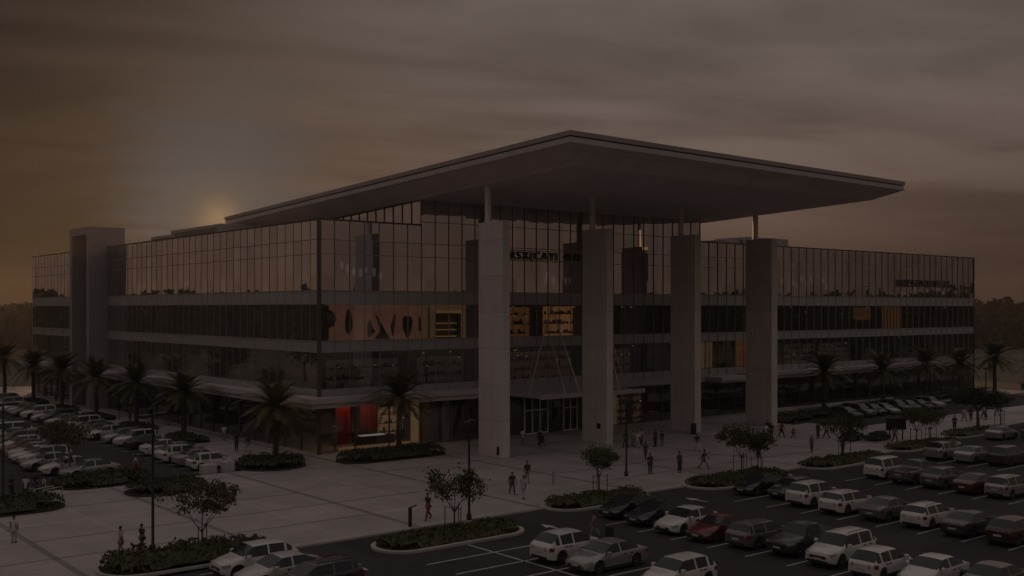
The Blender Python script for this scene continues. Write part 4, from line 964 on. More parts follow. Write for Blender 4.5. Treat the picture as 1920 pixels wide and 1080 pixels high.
for k,y,h,c,x,lab in (('sedan',-39.4,180,'black',2.2,'black sedan beside the shrub island, first of the nearest long row'),('sedan',-42.3,180,'navy',1.9,'dark blue sedan between the black sedan and a white one'),
    ('sedan',-45.1,180,'white',1.5,'white sedan between the dark blue sedan and the red car'),('sedan',-47.9,180,'red',1.3,'bright red sedan beside the white sedan'),('estate',-50.6,0,'grey',1.9,'grey estate car, tail out, beside the red sedan'),
    ('pickup',-53.4,180,'dgrey',2.3,'dark pickup truck with pale grille beside the big white SUV'),('suv',-56.2,180,'white',1.7,'big white SUV facing out beside the dark pickup'),('hatch',-59.1,0,'white',1.0,'white hatchback, tail out, beside the big white SUV'),
    ('sedan',-61.9,180,'white',1.4,'white sedan facing out at the bottom edge beside the white hatchback'),('sedan',-64.7,180,'grey',2.0,'grey car cut off at the bottom edge of the picture')):
    car(k,c,x,y+J(.1),h+J(1.2),lab,A)
for k,x,y,h,c,lab in (('crossover',-9.5,-46.0,0,'white','white SUV, tail out, in the bay beside the island and the pale silver sedan'),('sedan',-9.3,-48.9,180,'silver','silver sedan parked close beside the white SUV on the double line'),('hatch',-9.2,-54.0,180,'white','white hatchback alone at the bottom edge of the picture'),
    ('crossover',-24.7,-37.9,180,'white','white SUV nearest the long shrub bed'),('sedan',-24.5,-40.6,180,'cream','pale sedan between the white SUV and the dark estate'),('estate',-24.0,-43.2,180,'dgrey','dark estate car at the bottom edge beside two pale cars')):
    car(k,c,x,y,h+J(.8),lab,A)
for k,x,y,h,c,lab in (('sedan',16.2,-39.4,180,'black','black sedan facing out, nearest the island with the tree clump'),('hatch',16.6,-42.1,180,'dgrey','dark hatchback tucked behind the second black sedan'),('suv',15.4,-44.9,0,'white','white SUV, tail out, first of the middle row'),('estate',15.0,-48.0,0,'white','white estate car, tail out, in the middle row beside the white SUV'),
    ('sedan',15.1,-51.0,0,'grey','grey sedan, tail out, in the middle row'),('estate',15.1,-54.0,0,'white','white estate with red tail lights beside the grey sedan of the middle row'),('sedan',14.6,-57.0,0,'dgrey','dark sedan, tail out, beside the white estate of the middle row'),('crossover',14.2,-59.9,0,'brown','brown SUV at the picture edge, last of the middle row')):
    car(k,c,x,y,h+J(1.2),lab,A)
for k,x,y,h,c,lab in (('van',30.6,-41.4,0,'white','white van-like SUV, first of the third row, near the low island'),('pickup',30.2,-44.2,0,'grey','grey pickup beside the white van-like SUV in the third row'),('crossover',29.8,-46.9,0,'grey','grey SUV in the middle of the third row'),('sedan',29.6,-49.7,0,'maroon','dark maroon sedan in the third row'),('suv',29.4,-52.3,0,'silver','silver SUV at the picture edge, last of the third row'),
    ('crossover',44.6,-38.8,0,'silver','silver SUV, first of the fourth row below the signboard'),('sedan',44.9,-41.6,0,'silver','silver sedan, second in the fourth row'),('suv',45.6,-44.3,0,'dgrey','dark SUV, last seen of the fourth row'),('sedan',63.6,-35.0,0,'silver','silver sedan alone far beyond the fourth row'),('suv',66.5,-37.6,0,'grey','grey SUV at the picture edge far beyond the fourth row')):
    car(k,c,x,y,h+J(1.2),lab,A, lite=(x > 40))
far_l = ['palest','dark','grey','silver','white']
cols = ['dgrey','grey','black','silver','grey','dgrey','black','silver','dgrey','grey','black','dgrey']
labs = ['charcoal car nearest the plaza in the row before the wing','grey car second in the row before the wing','black hatchback third in the row before the wing','silver car with sloping bonnet under the nearest wing palm','grey SUV between the silver and charcoal ones before the wing','charcoal hatchback under the second wing palm','black car just past the second wing palm','silver SUV farther along the row before the wing','charcoal hatchback below the third wing palm','grey car beyond the third wing palm','black SUV near the far corner of the wing','last charcoal hatchback of the row before the wing']
for i in range(12):
    x = 68.5+2.95*i+(8 if i > 7 else 0); car(('sedan','suv','hatch')[i % 3], cols[i], x, -13.2+x*.012, -90+J(3), labs[i], 'cars parked before the wing', z=.004, lite=True)
B = 'cars parked beside the palms'
for k,x,y,h,c,lab in (('hatch',-11.4,-1.3,0,'white','white hatchback at the hedge corner, in front of the white cabinets'),('sedan',-11.2,1.6,0,'silver','silver sedan with red tail lights next to the white hatchback'),('crossover',-11.6,4.6,0,'white','white SUV next to the silver sedan with red tail lights'),('sedan',-11.0,7.5,180,'silver','silver sedan with its nose out beyond the white SUV'),
    ('sedan',-10.6,15.6,0,'dgrey','dark sedan behind the second palm'),('suv',-10.8,18.6,180,'white','white SUV with rugged front next to the dark sedan'),('hatch',-11.0,22.0,180,'silver','silver hatchback between the white SUV and the pale sedan'),('sedan',-11.2,26.4,180,'cream','pale sedan near the third palm'),('hatch',-11.2,29.4,180,'grey','grey hatchback beyond the third palm'),
    ('sedan',-10.9,10.4,0,'white','white sedan two places beyond the white SUV of the palm row'),('hatch',-10.8,32.6,180,'silver','silver hatchback just past the grey one near the third palm'),('suv',-10.9,36.,180,'white','white SUV beyond the third palm'),('sedan',-10.7,39.2,180,'dgrey','charcoal sedan midway along the palm row'),('sedan',-10.8,42.6,180,'silver','silver sedan midway along the palm row'),('hatch',-10.9,61.,180,'silver','silver hatchback before the portal legs'),('sedan',-10.7,64.5,180,'white','white sedan before the portal legs'),('suv',-10.8,69.,180,'silver','silver SUV past the portal legs'),('suv',-10.6,46.3,180,'dgrey','dark SUV far along the palm row'),('sedan',-10.6,49.2,180,'cream','pale sedan far along the palm row'),('suv',-10.8,53.5,180,'white','white SUV near the portal frame'),('sedan',-11.0,57.6,180,'grey','grey sedan just past the portal frame'),('suv',-9.6,77.,180,'grey','grey SUV at the far end of the palm row')):
    car(k,c,x,y,h+J(1.5),lab,B, lite=(y > 12))
for k,x,y,h,c,lab in (('sedan',-21.1,.9,180,'silver','silver sedan seen side-on behind the hedge bed'),('sedan',-21.9,3.8,180,'white','white sedan just behind the side-on silver sedan'),('sedan',-22.4,7.6,180,'silver','silver coupe with dark side glass, third from the hedge bed'),('suv',-22.0,10.6,180,'cream','pale SUV roof behind the silver coupe'),
    ('sedan',-21.9,13.4,180,'cream','pale sedan behind the pale SUV roof'),('sedan',-21.4,18.9,180,'maroon','dark reddish sedan in the side row'),('hatch',-21.,22.0,180,'cream','pale hatchback beyond the dark reddish sedan'),('suv',-20.4,25.2,180,'dgrey','charcoal SUV at the picture edge'),('sedan',-21.5,16.2,180,'silver','silver sedan next to the dark reddish sedan'),('suv',-19.5,37.,0,'silver','silver SUV past the white minivan'),('sedan',-19.5,41.5,180,'white','white sedan well beyond the white minivan'),('hatch',-19.5,46.,0,'cream','pale hatchback far down the side row'),('sedan',-19.5,52.,180,'silver','silver sedan far down the side row'),('sedan',-19.5,58.,180,'grey','last grey sedan of the side row'),('van',-18.8,33.2,0,'white','white minivan at the far end of the side row'),('sedan',-19.2,30.2,0,'silver','silver sedan beside the white minivan')):
    car(k,c,x,y,h+J(1.2),lab,B, lite=(y > 15))
# ------------------------------------------------------------------ people
mt['skin'] = M('skin', (.20,.12,.085), .6, var=.1)
CL = {k: M(k+'_cloth', c, .85, var=.2, scale=6.) for k,c in dict(white=(.55,.52,.5), grey=(.2,.19,.19), dark=(.035,.032,.034), navy=(.025,.03,.05), red=(.22,.03,.03), blue=(.06,.09,.16), beige=(.32,.26,.2), orange=(.30,.12,.03), brown=(.07,.045,.03), green=(.05,.06,.035), pale=(.38,.37,.37)).items()}
mt['hair'] = M('dark_hair', (.016,.012,.010), .7, var=.2); mt['shoe'] = M('shoe', (.03,.025,.025), .6, var=.2)
def skin_mesh(name, V, E, rad, root, mat, sub=1):
    me = bpy.data.meshes.new(name+'_skel'); me.from_pydata(V, E, []); o = bpy.data.objects.new('skel', me); COL.objects.link(o)
    md = o.modifiers.new('s', 'SKIN'); md.use_smooth_shade = True
    for i,r in enumerate(rad):
        sv_ = me.skin_vertices[0].data[i]; sv_.radius = r if isinstance(r, tuple) else (r,r); sv_.use_root = i in root
    if sub: m2 = o.modifiers.new('d', 'SUBSURF'); m2.levels = sub; m2.render_levels = sub
    bpy.context.view_layer.update(); dg = bpy.context.evaluated_depsgraph_get()
    out = bpy.data.meshes.new_from_object(o.evaluated_get(dg)); out.name = name
    bpy.data.objects.remove(o); bpy.data.meshes.remove(me)
    out.materials.clear(); out.materials.append(mat); out.polygons.foreach_set('use_smooth', [True]*len(out.polygons)); return out
def person_meshes(stride=.0, lean=0., armR=.0, armL=.0, skirt=False, carry=False):
    """facing +x, 1.72 m tall; stride = half step length in metres"""
    hipz = .90-.12*stride**2; V = {}; 
    V['pel'] = (0,0,hipz+.04); V['sp'] = (lean*.3,0,hipz+.25); V['ch'] = (lean*.7,0,1.30-.02*stride); V['nk'] = (lean,0,1.45-.02*stride); V['nk2'] = (lean*1.05+.01,0,1.52); V['hd'] = (lean*1.1+.02,0,1.60); V['hd2'] = (lean*1.1+.015,0,1.68); V['nose'] = (lean*1.1+.115,0,1.60)
    for s,sg in (('R',-1),('L',1)):
        st = stride*(1 if s == 'L' else -1)
        V['hp'+s] = (0,sg*.095,hipz-.02); V['kn'+s] = (st*.55+.05+(.04 if st < 0 else 0),sg*.10,.48); V['an'+s] = (st-(.04 if st < 0 else 0),sg*.10,.09+(.06 if st < 0 and stride else 0)); V['to'+s] = (st+.14,sg*.115,.035+(.01 if st < 0 else 0))
        a = (armR if s == 'R' else armL); V['sh'+s] = (lean*.8,sg*.185,1.40-.02*stride); V['el'+s] = (lean*.8+a*.16,sg*.225,1.13); 
        V['wr'+s] = (lean*.8+a*.32+(.22 if carry else .05),sg*.225,.90 if not carry else 1.08); V['pm'+s] = (V['wr'+s][0]+.03,sg*.222,V['wr'+s][2]-.075 if not carry else V['wr'+s][2]+.01)
    def sk(name, keys, edges, rad, root, mat):
        ix = {k:i for i,k in enumerate(keys)}; return skin_mesh(name, [V[k] for k in keys], [(ix[a],ix[b]) for a,b in edges], [rad[k] for k in keys], [ix[r] for r in root], mat)
    ar = dict(pel=(.145,.115),sp=(.135,.105),ch=(.165,.12),nk=.075,nk2=.058,hd=(.088,.105),hd2=(.082,.095),nose=.018)
    for s in 'RL': ar.update({'hp'+s:.10,'kn'+s:.066,'an'+s:.042,'to'+s:.036,'sh'+s:.068,'el'+s:.050,'wr'+s:.032,'pm'+s:(.022,.034)})
    E_ = [('pel','sp'),('sp','ch'),('ch','nk'),('nk','nk2'),('nk2','hd'),('hd','hd2'),('hd','nose')]
    for s in 'RL': E_ += [('pel','hp'+s),('hp'+s,'kn'+s),('kn'+s,'an'+s),('an'+s,'to'+s),('ch','sh'+s),('sh'+s,'el'+s),('el'+s,'wr'+s),('wr'+s,'pm'+s)]
    body = sk('body', list(ar), E_, ar, ['pel'], mt['skin'])
    # five unequal fingers on each hand, joined into the same body mesh
    import bmesh
    bm = bmesh.new(); bm.from_mesh(body); f = MB()
    for s,sg in (('R',-1),('L',1)):
        p = Vector(V['pm'+s]); dn = Vector((.25,0,-1)) if not carry else Vector((1,0,.1))
        for k,(off,ln) in enumerate(((-.027,.062),(-.009,.074),(.009,.070),(.026,.054))):
            o = p+Vector((off if not carry else 0, 0 if not carry else off, 0))+dn*.02; f.tube([o, o+dn*ln*.55, o+dn*ln*.9+Vector((-.005,-sg*.018,0))], [.0095,.0085,.007], 6)
        o = p+Vector((.028,-sg*.006,.02)); f.tube([o, o+Vector((.025,-sg*.01,-.03)), o+Vector((.03,-sg*.012,-.058))], [.011,.0095,.008], 6)
    tm = f.mesh('hand'); bm.from_mesh(tm); bm.to_mesh(body); bm.free(); bpy.data.meshes.remove(tm)
    body.polygons.foreach_set('use_smooth', [True]*len(body.polygons))
    tr = {k:(tuple(c+.016 for c in v) if isinstance(v,tuple) else v+.014) for k,v in ar.items()}
    tk = ['sp','ch','nk','pel','shR','elR','shL','elL']; tr2 = dict(tr); tr2['nk'] = .09; tr2['pel'] = (.165,.13)
    V['hem'] = (0,0,hipz-.04); tr2['hem'] = (.17,.14)
    shirt = sk('shirt', tk+['hem'], [('hem','pel'),('pel','sp'),('sp','ch'),('ch','nk'),('ch','shR'),('shR','elR'),('ch','shL'),('shL','elL')], tr2, ['pel'], CL['grey'])
    if skirt:
        V['kk'] = (.02,0,.52); tr2['kk'] = (.22+abs(stride)*.25,.17); leg = sk('skirt', ['pel','hem','kk'], [('pel','hem'),('hem','kk')], tr2, ['pel'], CL['dark'])
    else:
        tr2.update({'an'+s:.066 for s in 'RL'}); tr2.update({'kn'+s:.09 for s in 'RL'}); tr2['pel'] = (.155,.128)
        leg = sk('trousers', ['pel','hpR','knR','anR','hpL','knL','anL'], [('pel','hpR'),('hpR','knR'),('knR','anR'),('pel','hpL'),('hpL','knL'),('knL','anL')], tr2, ['pel'], CL['dark'])
    hm = MB(); c = Vector(V['hd2'])+Vector((-.012,0,-.015)); n = 12; m_ = 6
    vs = []
    for j in range(m_+1):
        ph = math.pi*.62*j/m_
        for k in range(n):
            t = 2*math.pi*k/n; cut = 1 if math.cos(t) < .3 or j < m_*.6 else .72
            vs.append((c.x+.108*math.sin(ph*cut)*math.cos(t), c.y+.09*math.sin(ph*cut)*math.sin(t), c.z+.105*math.cos(ph*cut)))
    hm.add(vs, [(j*n+k, j*n+(k+1)%n, (j+1)*n+(k+1)%n, (j+1)*n+k) for j in range(m_) for k in range(n)])
    hair = hm.mesh('hair', [mt['hair']], True)
    sh = []
    for s in 'RL':
        b = MB(); a = Vector(V['an'+s]); t = Vector(V['to'+s]); b.tube([a+Vector((-.07,0,-.055)), a+Vector((.0,0,-.03)), t+Vector((-.03,0,.0)), t+Vector((.07,0,-.005))], [.032,.052,.045,.022], 8); sh.append(b.mesh('shoe', [mt['shoe']], True))
    return dict(body=body, shirt=shirt, leg=leg, hair=hair, shoes=sh, skirt=skirt, hand=V['pmR'], handL=V['pmL'])
PM = {'stand': person_meshes(0,.0,.05,.1), 'walk': person_meshes(.30,.05,-.9,.9), 'stride': person_meshes(.42,.09,-1.2,1.2), 'skirt': person_meshes(.24,.03,-.6,.6,True), 'hold': person_meshes(.06,.03,.3,.3,carry=True)}
PGRP = 'people about the plaza'
def person(pose, x, y, head, top, bot, label, h=1.72, z=0., bag=None, group=PGRP):
    P = PM[pose]; e = empty('person', (x,y,z), R(head), label, 'person', group); s = h/1.74; e.scale = (s,s,s)
    link('body', P['body'], e)
    for nm,me,c in (('shirt',P['shirt'],CL[top]),('skirt' if P['skirt'] else 'trousers',P['leg'],CL[bot])):
        o = link(nm, me, e); o.material_slots[0].link = 'OBJECT'; o.material_slots[0].material = c
    link('hair', P['hair'], e)
    for m_ in P['shoes']: link('shoe', m_, e)
    if bag:
        hx,hy,hz = P['hand']; b = MB(); b.bbox(-.17,-.055,-.42,.17,.055,-.12,.02); b.tube([(-.1,0,-.12),(-.07,0,.0),(.07,0,.0),(.1,0,-.12)], .009, 5)
        q = Matrix.Rotation(R(head),4,'Z') @ Vector((hx*s,hy*s-.02,hz*s)); g_ = b.build('shopping_bag', CL[bag[0]], None, loc=(x+q.x,y+q.y,z+q.z-.05)); g_.rotation_euler.z = R(head); tag(g_, bag[1], 'bag', 'bags carried on the plaza')
    return e
person('stand',-32.9,-22.6,60,'white','pale','person in a white shirt standing alone at the picture edge',1.62)
person('skirt',-29.0,-29.7,190,'pale','dark','person in grey top and dark skirt walking with a small dog',1.62)
person('walk',-27.85,-29.9,200,'dark','dark','person in dark coat walking beside the dog walker',1.64)
for x,y,hd,ps,a,b_,lab,hh in ((-28.3,-7.3,80,'stand','white','dark','person in white shirt at the edge of the waiting group',1.7),(-28.15,-8.5,20,'hold','blue','pale','person in blue shirt holding something, front of the waiting group',1.68),(-27.4,-6.5,250,'stand','dark','dark','tall person in black at the back of the waiting group',1.82),(-27.2,-8.0,150,'stand','pale','grey','person in pale grey clothes in the waiting group by the rail',1.66),(-29.0,-6.2,300,'hold','dark','navy','person in black top half hidden behind the waiting group',1.66)):
    person(ps,x,y,hd,a,b_,lab,hh,ZA if y > -5.2 else 0,group='people waiting by the hedge')
person('walk',-17.6,-.2,160,'white','red','person in white top carrying a red bag beside the hedge bed',1.66,ZA,('red','red bag carried beside the hedge bed'))
person('walk',-2.6,15.8,250,'white','grey','person in white shirt on the side pavement near the corner palm',1.7)
person('stand',-5.0,7.5,270,'dark','dark','tall person in black beside the corner hedge',1.85)
person('walk',-4.6,5.7,90,'brown','pale','person in brown top beside the tall person in black',1.66)
person('walk',-1.5,34.3,90,'red','grey','person in red near the third palm',1.66)
person('stand',-2.9,43.1,200,'dark','dark','small dark figure by the round sign',1.7)
person('walk',-1.4,70.6,270,'dark','navy','dark figure by the portal frame leg',1.75)
person('stand',-2.1,77.,90,'grey','dark','figure beyond the portal frame',1.75)
person('walk',-1.4,85.,90,'dark','dark','dark figure at the far end of the side pavement',1.75)
person('stride',-9.7,-32.4,200,'navy','red','person in red trousers striding past the dark post',1.75)
person('walk',.55,-28.6,250,'dark','blue','person in dark jacket and jeans, walking in front of the columns',1.68)
person('walk',.0,-30.6,30,'pale','pale','person in pale clothes walking near the dark-jacketed one',1.72)
person('walk',4.9,-25.2,230,'dark','beige','person in dark top and light trousers behind the pale walker',1.74)
for x,y,hd,ps,a,b_,lab,hh in ((19.7,-6.8,260,'hold','white','grey','person in white at the entrance doors, left of the pushchair',1.66),(21.6,-7.3,200,'stand','pale','dark','person in pale top at the entrance beside the pushchair',1.66),(20.9,-8.1,230,'stand','dark','dark','person in black bending over the pushchair by the entrance',1.58)):
    person(ps,x,y,hd,a,b_,lab.replace(', left of the',' by the') ,hh,group='people at the entrance doors')
for x,y,hd,ps,a,b_,lab,hh in ((27.0,-16.0,240,'walk','white','pale','person in white walking between the second column and lamp post',1.7),(28.8,-14.8,220,'walk','pale','dark','person in pale top behind the white-clothed walker',1.7),(27.5,-14.9,250,'stand','beige','grey','person in beige behind the lamp post',1.7),(26.2,-15.2,80,'walk','dark','dark','person in black nearest the lamp post, far side',1.7),(29.,-16.6,90,'stand','dark','dark','dark figure between second and third columns',1.78),(30.2,-16.4,70,'stand','navy','grey','navy-clothed figure beside the dark one',1.5),
    (15.75,-28.4,240,'stand','dark','dark','person all in black on the open plaza near the lamp post',1.78),(21.6,-22.3,200,'walk','brown','brown','person in brown crossing behind the one in black',1.62),(18.3,-29.4,260,'stand','green','dark','person in dark green standing alone mid-plaza',1.8),(21.5,-29.3,300,'stride','dark','grey','person in short dark jacket striding mid-plaza',1.7),(30.1,-21.1,250,'walk','dark','white','person in dark top and white trousers before the third column',1.7),
    (31.2,-27.7,230,'stand','dark','navy','heavy dark figure beside the broad tree',1.95),(42.6,-19.8,250,'walk','white','dark','person in white top at the foot of the last column',1.75),(43.5,-19.9,200,'stand','dark','dark','dark figure at the foot of the last column',1.75),(45.1,-18.2,60,'stand','dark','dark','second dark figure behind the last column walkers',1.78),(45.5,-19.7,270,'walk','red','dark','person with red top past the last column',1.7),(45.7,-21.1,250,'walk','orange','brown','child in orange past the last column',1.25),
    (37.9,-28.9,200,'walk','grey','brown','person in grey near the box hedges',1.65),(47.7,-22.8,250,'stand','dark','dark','dark figure behind the box hedges',1.75),(48.4,-23.4,100,'walk','pale','dark','person in pale top behind the box hedges',1.7),(39.,-31.6,260,'stand','dark','dark','dark figure at the plaza edge by the low island',1.75),(51.,-29.9,250,'walk','grey','red','person in red trousers below the dark signboard',1.7),
    (65.8,-28.5,200,'stand','dark','dark','dark figure before the dark round tree',1.78),(76.5,-24.,250,'walk','white','grey','white-topped person in the far group past the round tree',1.7),(77.4,-24.4,200,'stand','dark','red','person in black and red in the far group past the round tree',1.7),(81.5,-24.,90,'walk','pale','navy','pale-topped person at the far end of the plaza',1.7),(86.,-23.5,60,'walk','dark','grey','farthest dark walker on the plaza',1.7)):
    person(ps,x,y,hd,a,b_,lab,hh)
person('walk',-5.0,-43.4,150,'grey','grey','person in grey pulling a dark suitcase between parked cars',1.72,ZA)
person('walk',-4.5,-42.9,150,'dark','pale','person in dark top beside the suitcase puller',1.66,ZA)
e = empty('suitcase', (-4.3,-44.0,ZA), .4, 'dark upright suitcase pulled across the asphalt', 'suitcase'); b = MB(); b.bbox(-.16,-.24,.06,.16,.24,.82,.04); b.build('case', CL['dark'], e); b = MB(); b.tube([(0,-.1,.82),(-.05,-.1,1.1),(-.05,.1,1.1),(0,.1,.82)], .012, 6); b.build('handle', mt['dark_metal'], e)
for s in (-1,1): b = MB(); b.lathe([(.04,-.015),(.045,0),(.04,.015)], 10, (.05,s*.19,.045), axis='y'); b.build('wheel', mt['tyre'], e)
# pushchair at the entrance
e = empty('pushchair', (20.5,-8.9,0), -2.3, 'dark pushchair standing before the entrance doors', 'pushchair'); b = MB(); b.add([(-.3,-.22,.45),(.25,-.22,.38),(.25,.22,.38),(-.3,.22,.45),(-.45,-.22,1.0),(-.45,.22,1.0)], [(0,1,2,3),(0,3,5,4)]); b.build('seat', CL['navy'], e)
b = MB()
for s in (-1,1): b.tube([(.45,s*.25,.12),(0,s*.25,.45),(-.6,s*.25,1.05)], .015, 6); b.tube([(-.4,s*.25,.12),(0,s*.25,.45)], .015, 6)
b.tube([(-.6,-.25,1.05),(-.6,.25,1.05)], .018, 6); b.build('frame', mt['dark_metal'], e)
for sx_ in (.45,-.4):
    for s in (-1,1): b = MB(); b.lathe([(.06,-.02),(.11,-.02),(.11,.02),(.06,.02)], 12, (sx_,s*.25,.11), axis='y'); b.build('wheel', mt['tyre'], e)
# the small dog
def dog_mesh():
    K = dict(hip=(-.19,0,.30),mid=(0,0,.30),chs=(.17,0,.31),nk=(.25,0,.40),hd=(.31,0,.47),mz=(.40,0,.445),t1=(-.27,0,.36),t2=(-.34,0,.43))
    rd = dict(hip=(.075,.08),mid=(.07,.075),chs=(.08,.10),nk=.055,hd=.055,mz=.024,t1=.02,t2=.012); E_ = [('mid','hip'),('mid','chs'),('chs','nk'),('nk','hd'),('hd','mz'),('hip','t1'),('t1','t2')]
    for s,g_ in (('R',-1),('L',1)):
        K.update({'fe'+s:(.17,g_*.06,.22),'fk'+s:(.18,g_*.06,.11),'fp'+s:(.19,g_*.06,.02),'hk'+s:(-.15,g_*.065,.20),'hh'+s:(-.24,g_*.065,.12),'hf'+s:(-.21,g_*.065,.02),'ea'+s:(.29,g_*.035,.545)})
        rd.update({'fe'+s:.034,'fk'+s:.02,'fp'+s:.018,'hk'+s:.042,'hh'+s:.02,'hf'+s:.018,'ea'+s:.015}); E_ += [('chs','fe'+s),('fe'+s,'fk'+s),('fk'+s,'fp'+s),('hip','hk'+s),('hk'+s,'hh'+s),('hh'+s,'hf'+s),('hd','ea'+s)]
    ix = {k:i for i,k in enumerate(K)}; return skin_mesh('dog', list(K.values()), [(ix[a],ix[b]) for a,b in E_], [rd[k] for k in K], [ix['mid']], CL['brown'])
o = link('dog', dog_mesh(), None, (-28.0,-29.3,0)); o.rotation_euler.z = R(195); tag(o, 'small brown dog walking beside the person in a dark skirt', 'dog')
# ------------------------------------------------------------------ signs and what is lit behind the glass
def letters(text, name, x0, x1, z, hgt, label, rim, y=-.16):
    e = empty(name, (x0,y,z), 0, label, 'sign'); objs = []; x = 0.
    for ch in text:
        if ch == ' ': x += .6; continue
        c = bpy.data.curves.new('t', 'FONT'); c.body = ch; c.size = 1.; c.extrude = .06; c.offset = -.006
        o = bpy.data.objects.new('t', c); COL.objects.link(o); bpy.context.view_layer.update()
        me = bpy.data.meshes.new_from_object(o.evaluated_get(bpy.context.evaluated_depsgraph_get())); bpy.data.objects.remove(o)
        vs = [v.co.copy() for v in me.vertices]; w = max(v.x for v in vs)-min(v.x for v in vs); mn = min(v.x for v in vs)
        objs.append((me, x-mn)); x += w+.24
    k = (x1-x0)/x
    for me,xo in objs:
        for v in me.vertices: a = v.co.copy(); v.co = ((a.x+xo)*k, -a.z*1.2, a.y*hgt/.72)
        me.flip_normals(); me.materials.clear(); me.materials.append(mt['letter']); link('letter', me, e)
    b = MB(); b.box(-.1,.03,-.1,x1-x0+.1,.045,-.04); b.box(-.1,.03,hgt+.04,x1-x0+.1,.045,hgt+.1); b.build('rail', mt['letter_rim'] if rim else mt['mullion'], e)
letters('RSX(CAY1 4EO', 'mall_sign', 23.6, 34.3, 19.46, .86, 'row of tall dark capital letters mounted on the entrance glass', True)
letters('FBOSSTNOTELLIS', 'wing_sign', 100.9, 117.6, 17.4, 1.15, 'long row of dark letters high on the glass wing', False)

E_pink = emit('lit_pink_board', (.175,.078,.052), .66, .4, .5); E_amber = emit('lit_amber_wall', (.30,.14,.05), .6, .5, 1.2); E_tan = emit('lit_tan_wall', (.17,.10,.05), .55, .3, 1.)
E_red = emit('lit_red_wall', (.24,.024,.018), .5, .9, 1.3); E_orange = emit('lit_orange_wall', (.19,.078,.026), .5, .4, 1.4); E_lamp = emit('shop_lamp', (1.,.72,.42), .38, .1); E_dim = emit('dim_glowing_shop_back', (.034,.026,.021), .6, .9, 1.6); E_dimr = emit('dim_red_glowing_shop_back', (.04,.022,.017), .6, .9, 2.2); E_cool = emit('cool_lamp', (.55,.52,.48), .35, .4, 3.); E_shelf = emit('shelf_light', (.5,.30,.12), .5, .6, 5.)  # the dim shelf backs glow by themselves, standing in for lamplight on them
mt['dark_shape'] = M('dark_print', (.07,.05,.042), .6, var=.3); mt['goods'] = M('shop_goods', (.14,.10,.075), .7, var=.7, scale=6.); mt['grey_panel'] = M('grey_shop_panel', (.2,.21,.21), .5, var=.1)
# backlit picture wall on the third storey
e = empty('lit_display_board', (1.9,1.1,10.75), 0, 'long backlit pink and orange picture wall behind the third-storey glass', 'display board')
b = MB(); b.box(0,.02,.0,10.9,.12,3.62); b.build('panel', E_pink, e)
b = MB(); b.box(-.15,-.05,-.0,-.003,.12,3.62); b.box(10.903,-.05,0,11.5,.12,3.62); b.build('frame', E_tan, e)
def shape(poly): b = MB(); b.add([(x,-.02,z) for x,z in poly]+[(x,.012,z) for x,z in poly], [tuple(range(len(poly))), tuple(reversed(range(len(poly),2*len(poly))))]+[(i,(i+1)%len(poly),len(poly)+(i+1)%len(poly),len(poly)+i) for i in range(len(poly))]); b.build('printed_figure', mt['dark_shape'], e)
for P in ([(2.0+.42*math.cos(t)*(1-.25*math.sin(t)),1.95+1.25*math.sin(t)) for t in [k*.4189 for k in range(15)]],
          [(4.2,.2),(4.1,1.6),(4.5,2.2),(4.7,1.5),(5.1,.9)],[(5.0,2.8),(5.5,2.2),(6.3,.9),(6.9,.1),(6.2,.1),(5.6,1.1)],[(5.0,.15),(5.6,.95),(5.9,.6),(6.3,.15)],
          [(6.9,1.4),(7.3,2.7),(7.5,2.6),(7.4,1.0),(7.1,.4)],[(8.3,2.2),(8.6,2.45),(9.4,2.4),(9.6,1.9),(9.4,1.0),(9.1,.2),(8.8,.2),(8.4,1.2)],[(10.3,2.4),(10.6,2.2),(10.6,.8),(10.35,.9)]): shape(P)
e = empty('hanging_banner', (1.3,.8,12.2), 0, 'dark round hanging shape at the end of the pink picture wall', 'banner'); b = MB(); b.lathe([(.1,-.2),(.7,.1),(.95,.7),(.8,1.3),(.2,1.7)], 14); b.build('lantern', mt['dark_shape'], e, True); b = MB(); b.tube([(0,0,1.7),(0,0,2.34)], .02, 5); b.build('cord', mt['dark_metal'], e)
# lit niche
e = empty('lit_niche', (13.9,1.2,10.72), 0, 'amber-lit shop opening with shelves beside the first column', 'shop display')
b = MB(); b.box(0,0,3.1,4.5,.3,3.65); b.box(0,0,0,.45,.3,3.097); b.box(4.05,0,0,4.5,.3,3.097); b.build('surround', E_tan, e); b = MB(); b.box(.46,.1,2.75,4.04,.2,3.09); b.build('light_box', E_amber, e); b = MB(); b.box(.46,1.2,0,4.04,1.3,3.0); b.build('back', mt['dark_shape'], e)
rs = random.Random(8)
for zq in (.25,.95,1.65): b = MB(); b.box(.9,.6,zq,3.7,1.1,zq+.08); s_ = b.build('shelf', E_shelf, e)
